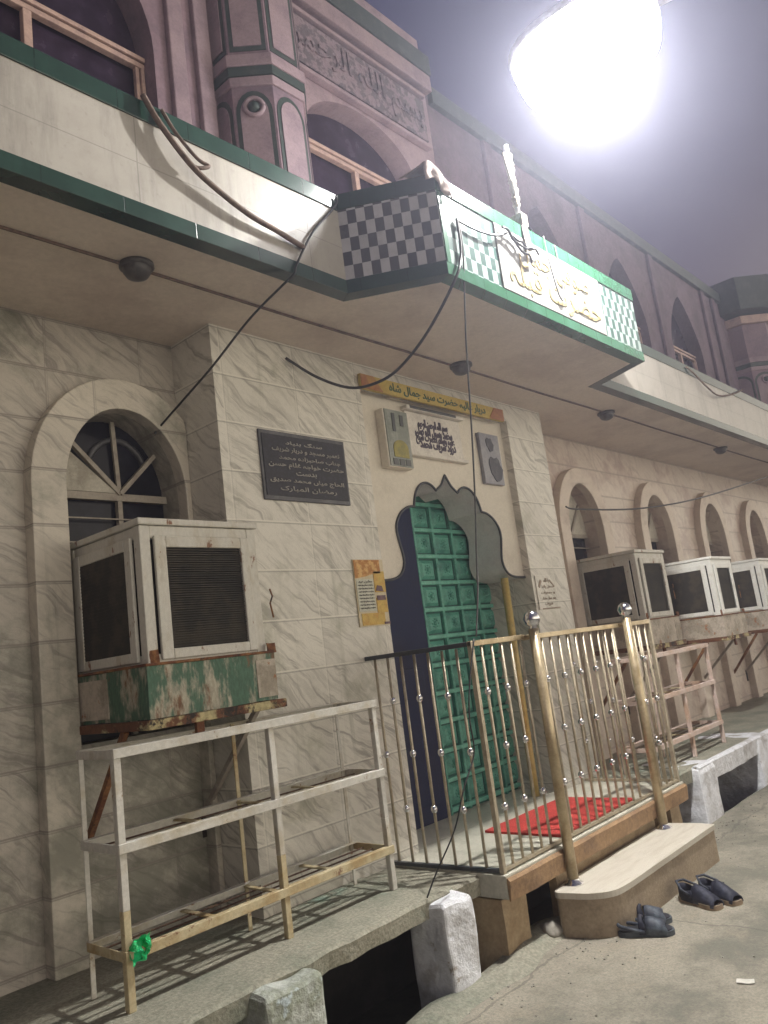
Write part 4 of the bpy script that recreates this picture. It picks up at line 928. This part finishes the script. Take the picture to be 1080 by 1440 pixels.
wire('wire', [(3.72,1.83,2.13),(3.72,1.822,1.98),(3.76,1.82,1.80),(3.80,1.82,1.77),(3.83,1.822,1.85),(3.84,1.828,2.02),(3.845,1.835,2.12)], .004, 'cable_grey', 'grey looped wire hanging over the middle of the sign')
# pale cloth over the balcony corner
b = MB(); rows = []
for i in range(9):
    u = i/8; row = []
    for j in range(9):
        v = j/8; x = 2.67+.19*u; top = 2.137+.03*math.sin(u*5)+.012*noise.noise(Vector((u*4, v*4, 1)))
        y = 2.02-.30*u*0 - .19*min(v*2,1) - .06*u; y = 1.99-.16*min(v*1.6,1) - .0*u
        z = top if v < .62 else top-(v-.62)*.22
        y = 1.97-.15*min(v/.62,1) + .02*noise.noise(Vector((u*5, v*5, 7)))
        row.append(b.bm.verts.new((x, y, z)))
    rows.append(row)
for a, c in zip(rows, rows[1:]):
    for k in range(8): b.bm.faces.new((a[k], a[k+1], c[k+1], c[k])).smooth = True
o = b.build('cloth', 'cloth'); s = o.modifiers.new('th', 'SOLIDIFY'); s.thickness = .006; tag(o, 'crumpled pale cloth over the left front corner of the balcony', 'cloth')

# ------------------------------------------------------------------ the lit street lamp on the balcony
t = thing('wrapped_pole', 'short pole wrapped in white plastic clamped to the balcony parapet under the lamp', 'pole', (3.535, 1.86, 2.06))
MB().tube([(3.535,1.86,2.06),(3.533,1.86,2.3),(3.53,1.862,2.62)], .014, 10).build('pole', 'lamp_body', t)
for k in range(6):
    z = 2.28+.052*k; x = 3.533+.005*random.uniform(-1,1)
    MB().lathe([(.015,-.032),(.018+.008*random.random(),-.018),(.017,.0),(.020+.006*random.random(),.016),(.016,.030)], (x,1.86,z), 9).build('plastic_wrapping', 'wrap', t)
MB().tube([(3.49,1.86,2.56),(3.495,1.858,2.48),(3.50,1.85,2.40)], [.006,.012,.004], 6).build('loose_strip', 'wrap', t)
MB().box(3.505,3.565,1.825,1.90,2.128,2.20).build('clamp', 'wrap', t, bevel=.004)
MB().bar((3.52,1.832,2.13), (3.505,1.815,1.98), .028, .02).build('bracket', 'wrap', t)
t = thing('street_lamp', 'glaring white street lamp reaching out over the street in front of the balcony', 'street lamp', (4.75, -.15, -1.36))
MB().tube(catmull([(3.83,1.20,3.14),(3.95,1.02,3.20),(4.3,.5,3.42),(4.6,.06,3.55),(4.73,-.11,3.4),(4.75,-.15,3.0),(4.75,-.15,.5),(4.75,-.15,-1.36)], 6), .03, 12).build('pole', 'lamp_body', t)
d = Vector((.14,-.52,.10)).normalized()
hd = MB(); ls = MB()
u = d.cross(Vector((0,0,1))).normalized(); wv = u.cross(d)
c0 = Vector((3.775, 1.43, 3.13))
def loop(l, w, lift): return [c0 + d*(l*math.copysign(abs(math.cos(q))**.7, math.cos(q))) + u*(w*math.copysign(abs(math.sin(q))**.7, math.sin(q))) + wv*lift for q in [i*2*PI/28 for i in range(28)]]
rings = [[hd.bm.verts.new(p) for p in loop(*a)] for a in ((.40,.305,-.02),(.405,.31,.02),(.32,.22,.06),(.14,.08,.08))]
for a, c in zip(rings, rings[1:]):
    for k in range(28): hd.bm.faces.new((a[k], a[(k+1)%28], c[(k+1)%28], c[k])).smooth = True
hd.bm.faces.new(rings[-1]); hd.bm.faces.new(rings[0][::-1]); hd.build('lamp_head', 'lamp_body', t)
rings = [[ls.bm.verts.new(p) for p in loop(*a)] for a in ((.395,.30,-.024),(.39,.295,-.11),(.35,.265,-.20),(.25,.185,-.265),(.10,.07,-.29))]
for a, c in zip(rings, rings[1:]):
    for k in range(28): ls.bm.faces.new((a[k], a[(k+1)%28], c[(k+1)%28], c[k])).smooth = True
ls.bm.faces.new(rings[-1]); ls.build('lens', 'lens', t)
ld_ = bpy.data.lights.new('lamp_light', 'SPOT'); ld_.energy = 420; ld_.color = (1,.975,.92); ld_.shadow_soft_size = .03; ld_.spot_size = math.radians(172); ld_.spot_blend = .25
lo = bpy.data.objects.new('lamp_light', ld_); COL.objects.link(lo); lo.parent = t; lo.location = Vector((3.775, 1.40, 2.815)) - t.location

# ------------------------------------------------------------------ air
def haze():
    o = MB().box(-14.6, 40.6, -13.6, 9.6, -2.8, 5.7).build('haze', 'cavity'); o['kind'] = 'stuff'
    m = bpy.data.materials.new('night_haze'); m.use_nodes = True; nt = m.node_tree; nt.nodes.clear()
    out = N(nt, 'ShaderNodeOutputMaterial'); v = N(nt, 'ShaderNodeVolumePrincipled'); v.inputs['Color'].default_value = (.78,.80,1,1); v.inputs['Density'].default_value = HAZE; v.inputs['Anisotropy'].default_value = .8
    L(nt, v.outputs[0], out.inputs['Volume']); o.data.materials[0] = m
    return o
HAZE = .0095
if HAZE: haze()

# ------------------------------------------------------------------ night sky: dim purple, with an added warm glow behind the camera lighting the walls
w = bpy.data.worlds.new('World'); S.world = w; w.use_nodes = True; nt = w.node_tree
bg = nt.nodes['Background']; tc = N(nt, 'ShaderNodeTexCoord'); s = N(nt, 'ShaderNodeSeparateXYZ'); L(nt, tc.outputs['Generated'], s.inputs[0])
def mr(x, a, b_, c=0, d_=1):
    r = N(nt, 'ShaderNodeMapRange'); r.interpolation_type = 'SMOOTHSTEP'; L(nt, x, r.inputs[0])
    for i, v in enumerate((a, b_, c, d_)): r.inputs[i+1].default_value = v
    return r.outputs[0]
back = mr(math_(nt, 'ADD', math_(nt, 'MULTIPLY', s.outputs[1], -.89), math_(nt, 'MULTIPLY', s.outputs[0], .45)), .05, .8)
low = mr(s.outputs[2], .0, .5, 1, .06)
k = math_(nt, 'MULTIPLY', back, low)
sky = mix(nt, mr(s.outputs[2], .0, .8), (.060,.040,.060), (.026,.027,.060))
glow = mix(nt, k, (0,0,0), (1.74,1.58,1.22))
add = N(nt, 'ShaderNodeMix', data_type='RGBA', blend_type='ADD'); add.inputs[0].default_value = 1; L(nt, sky, add.inputs[6]); L(nt, glow, add.inputs[7])
L(nt, add.outputs[2], bg.inputs[0]); bg.inputs[1].default_value = 1

# ------------------------------------------------------------------ lift everything to the street level, then the camera
for o in S.objects:
    if o.parent is None: o.location.z += UP
ya, pi_, ro = (math.radians(a) for a in (48.97786738, 10.20856782, -7.41588169))
f = Vector((math.sin(ya)*math.cos(pi_), math.cos(ya)*math.cos(pi_), math.sin(pi_))); r0 = Vector((math.cos(ya), -math.sin(ya), 0)); u0 = r0.cross(f)
r2 = r0*math.cos(ro) + u0*math.sin(ro); u2 = -r0*math.sin(ro) + u0*math.cos(ro)
cd = bpy.data.cameras.new('camera'); cd.sensor_fit = 'HORIZONTAL'; cd.sensor_width = 36; cd.lens = 1108.5355/1080*36; cd.clip_start = .05; cd.clip_end = 300
co = bpy.data.objects.new('camera', cd); COL.objects.link(co)
co.matrix_world = Matrix((( r2.x,u2.x,-f.x,0),(r2.y,u2.y,-f.y,0),(r2.z,u2.z,-f.z,UP),(0,0,0,1)))
S.camera = co
S.view_settings.view_transform = 'Standard'; S.view_settings.look = 'None'; S.view_settings.exposure = .55; S.view_settings.gamma = 1
S.cycles.use_denoising = True
S.cycles.max_bounces = 8; S.cycles.volume_bounces = 1; S.cycles.sample_clamp_indirect = 4
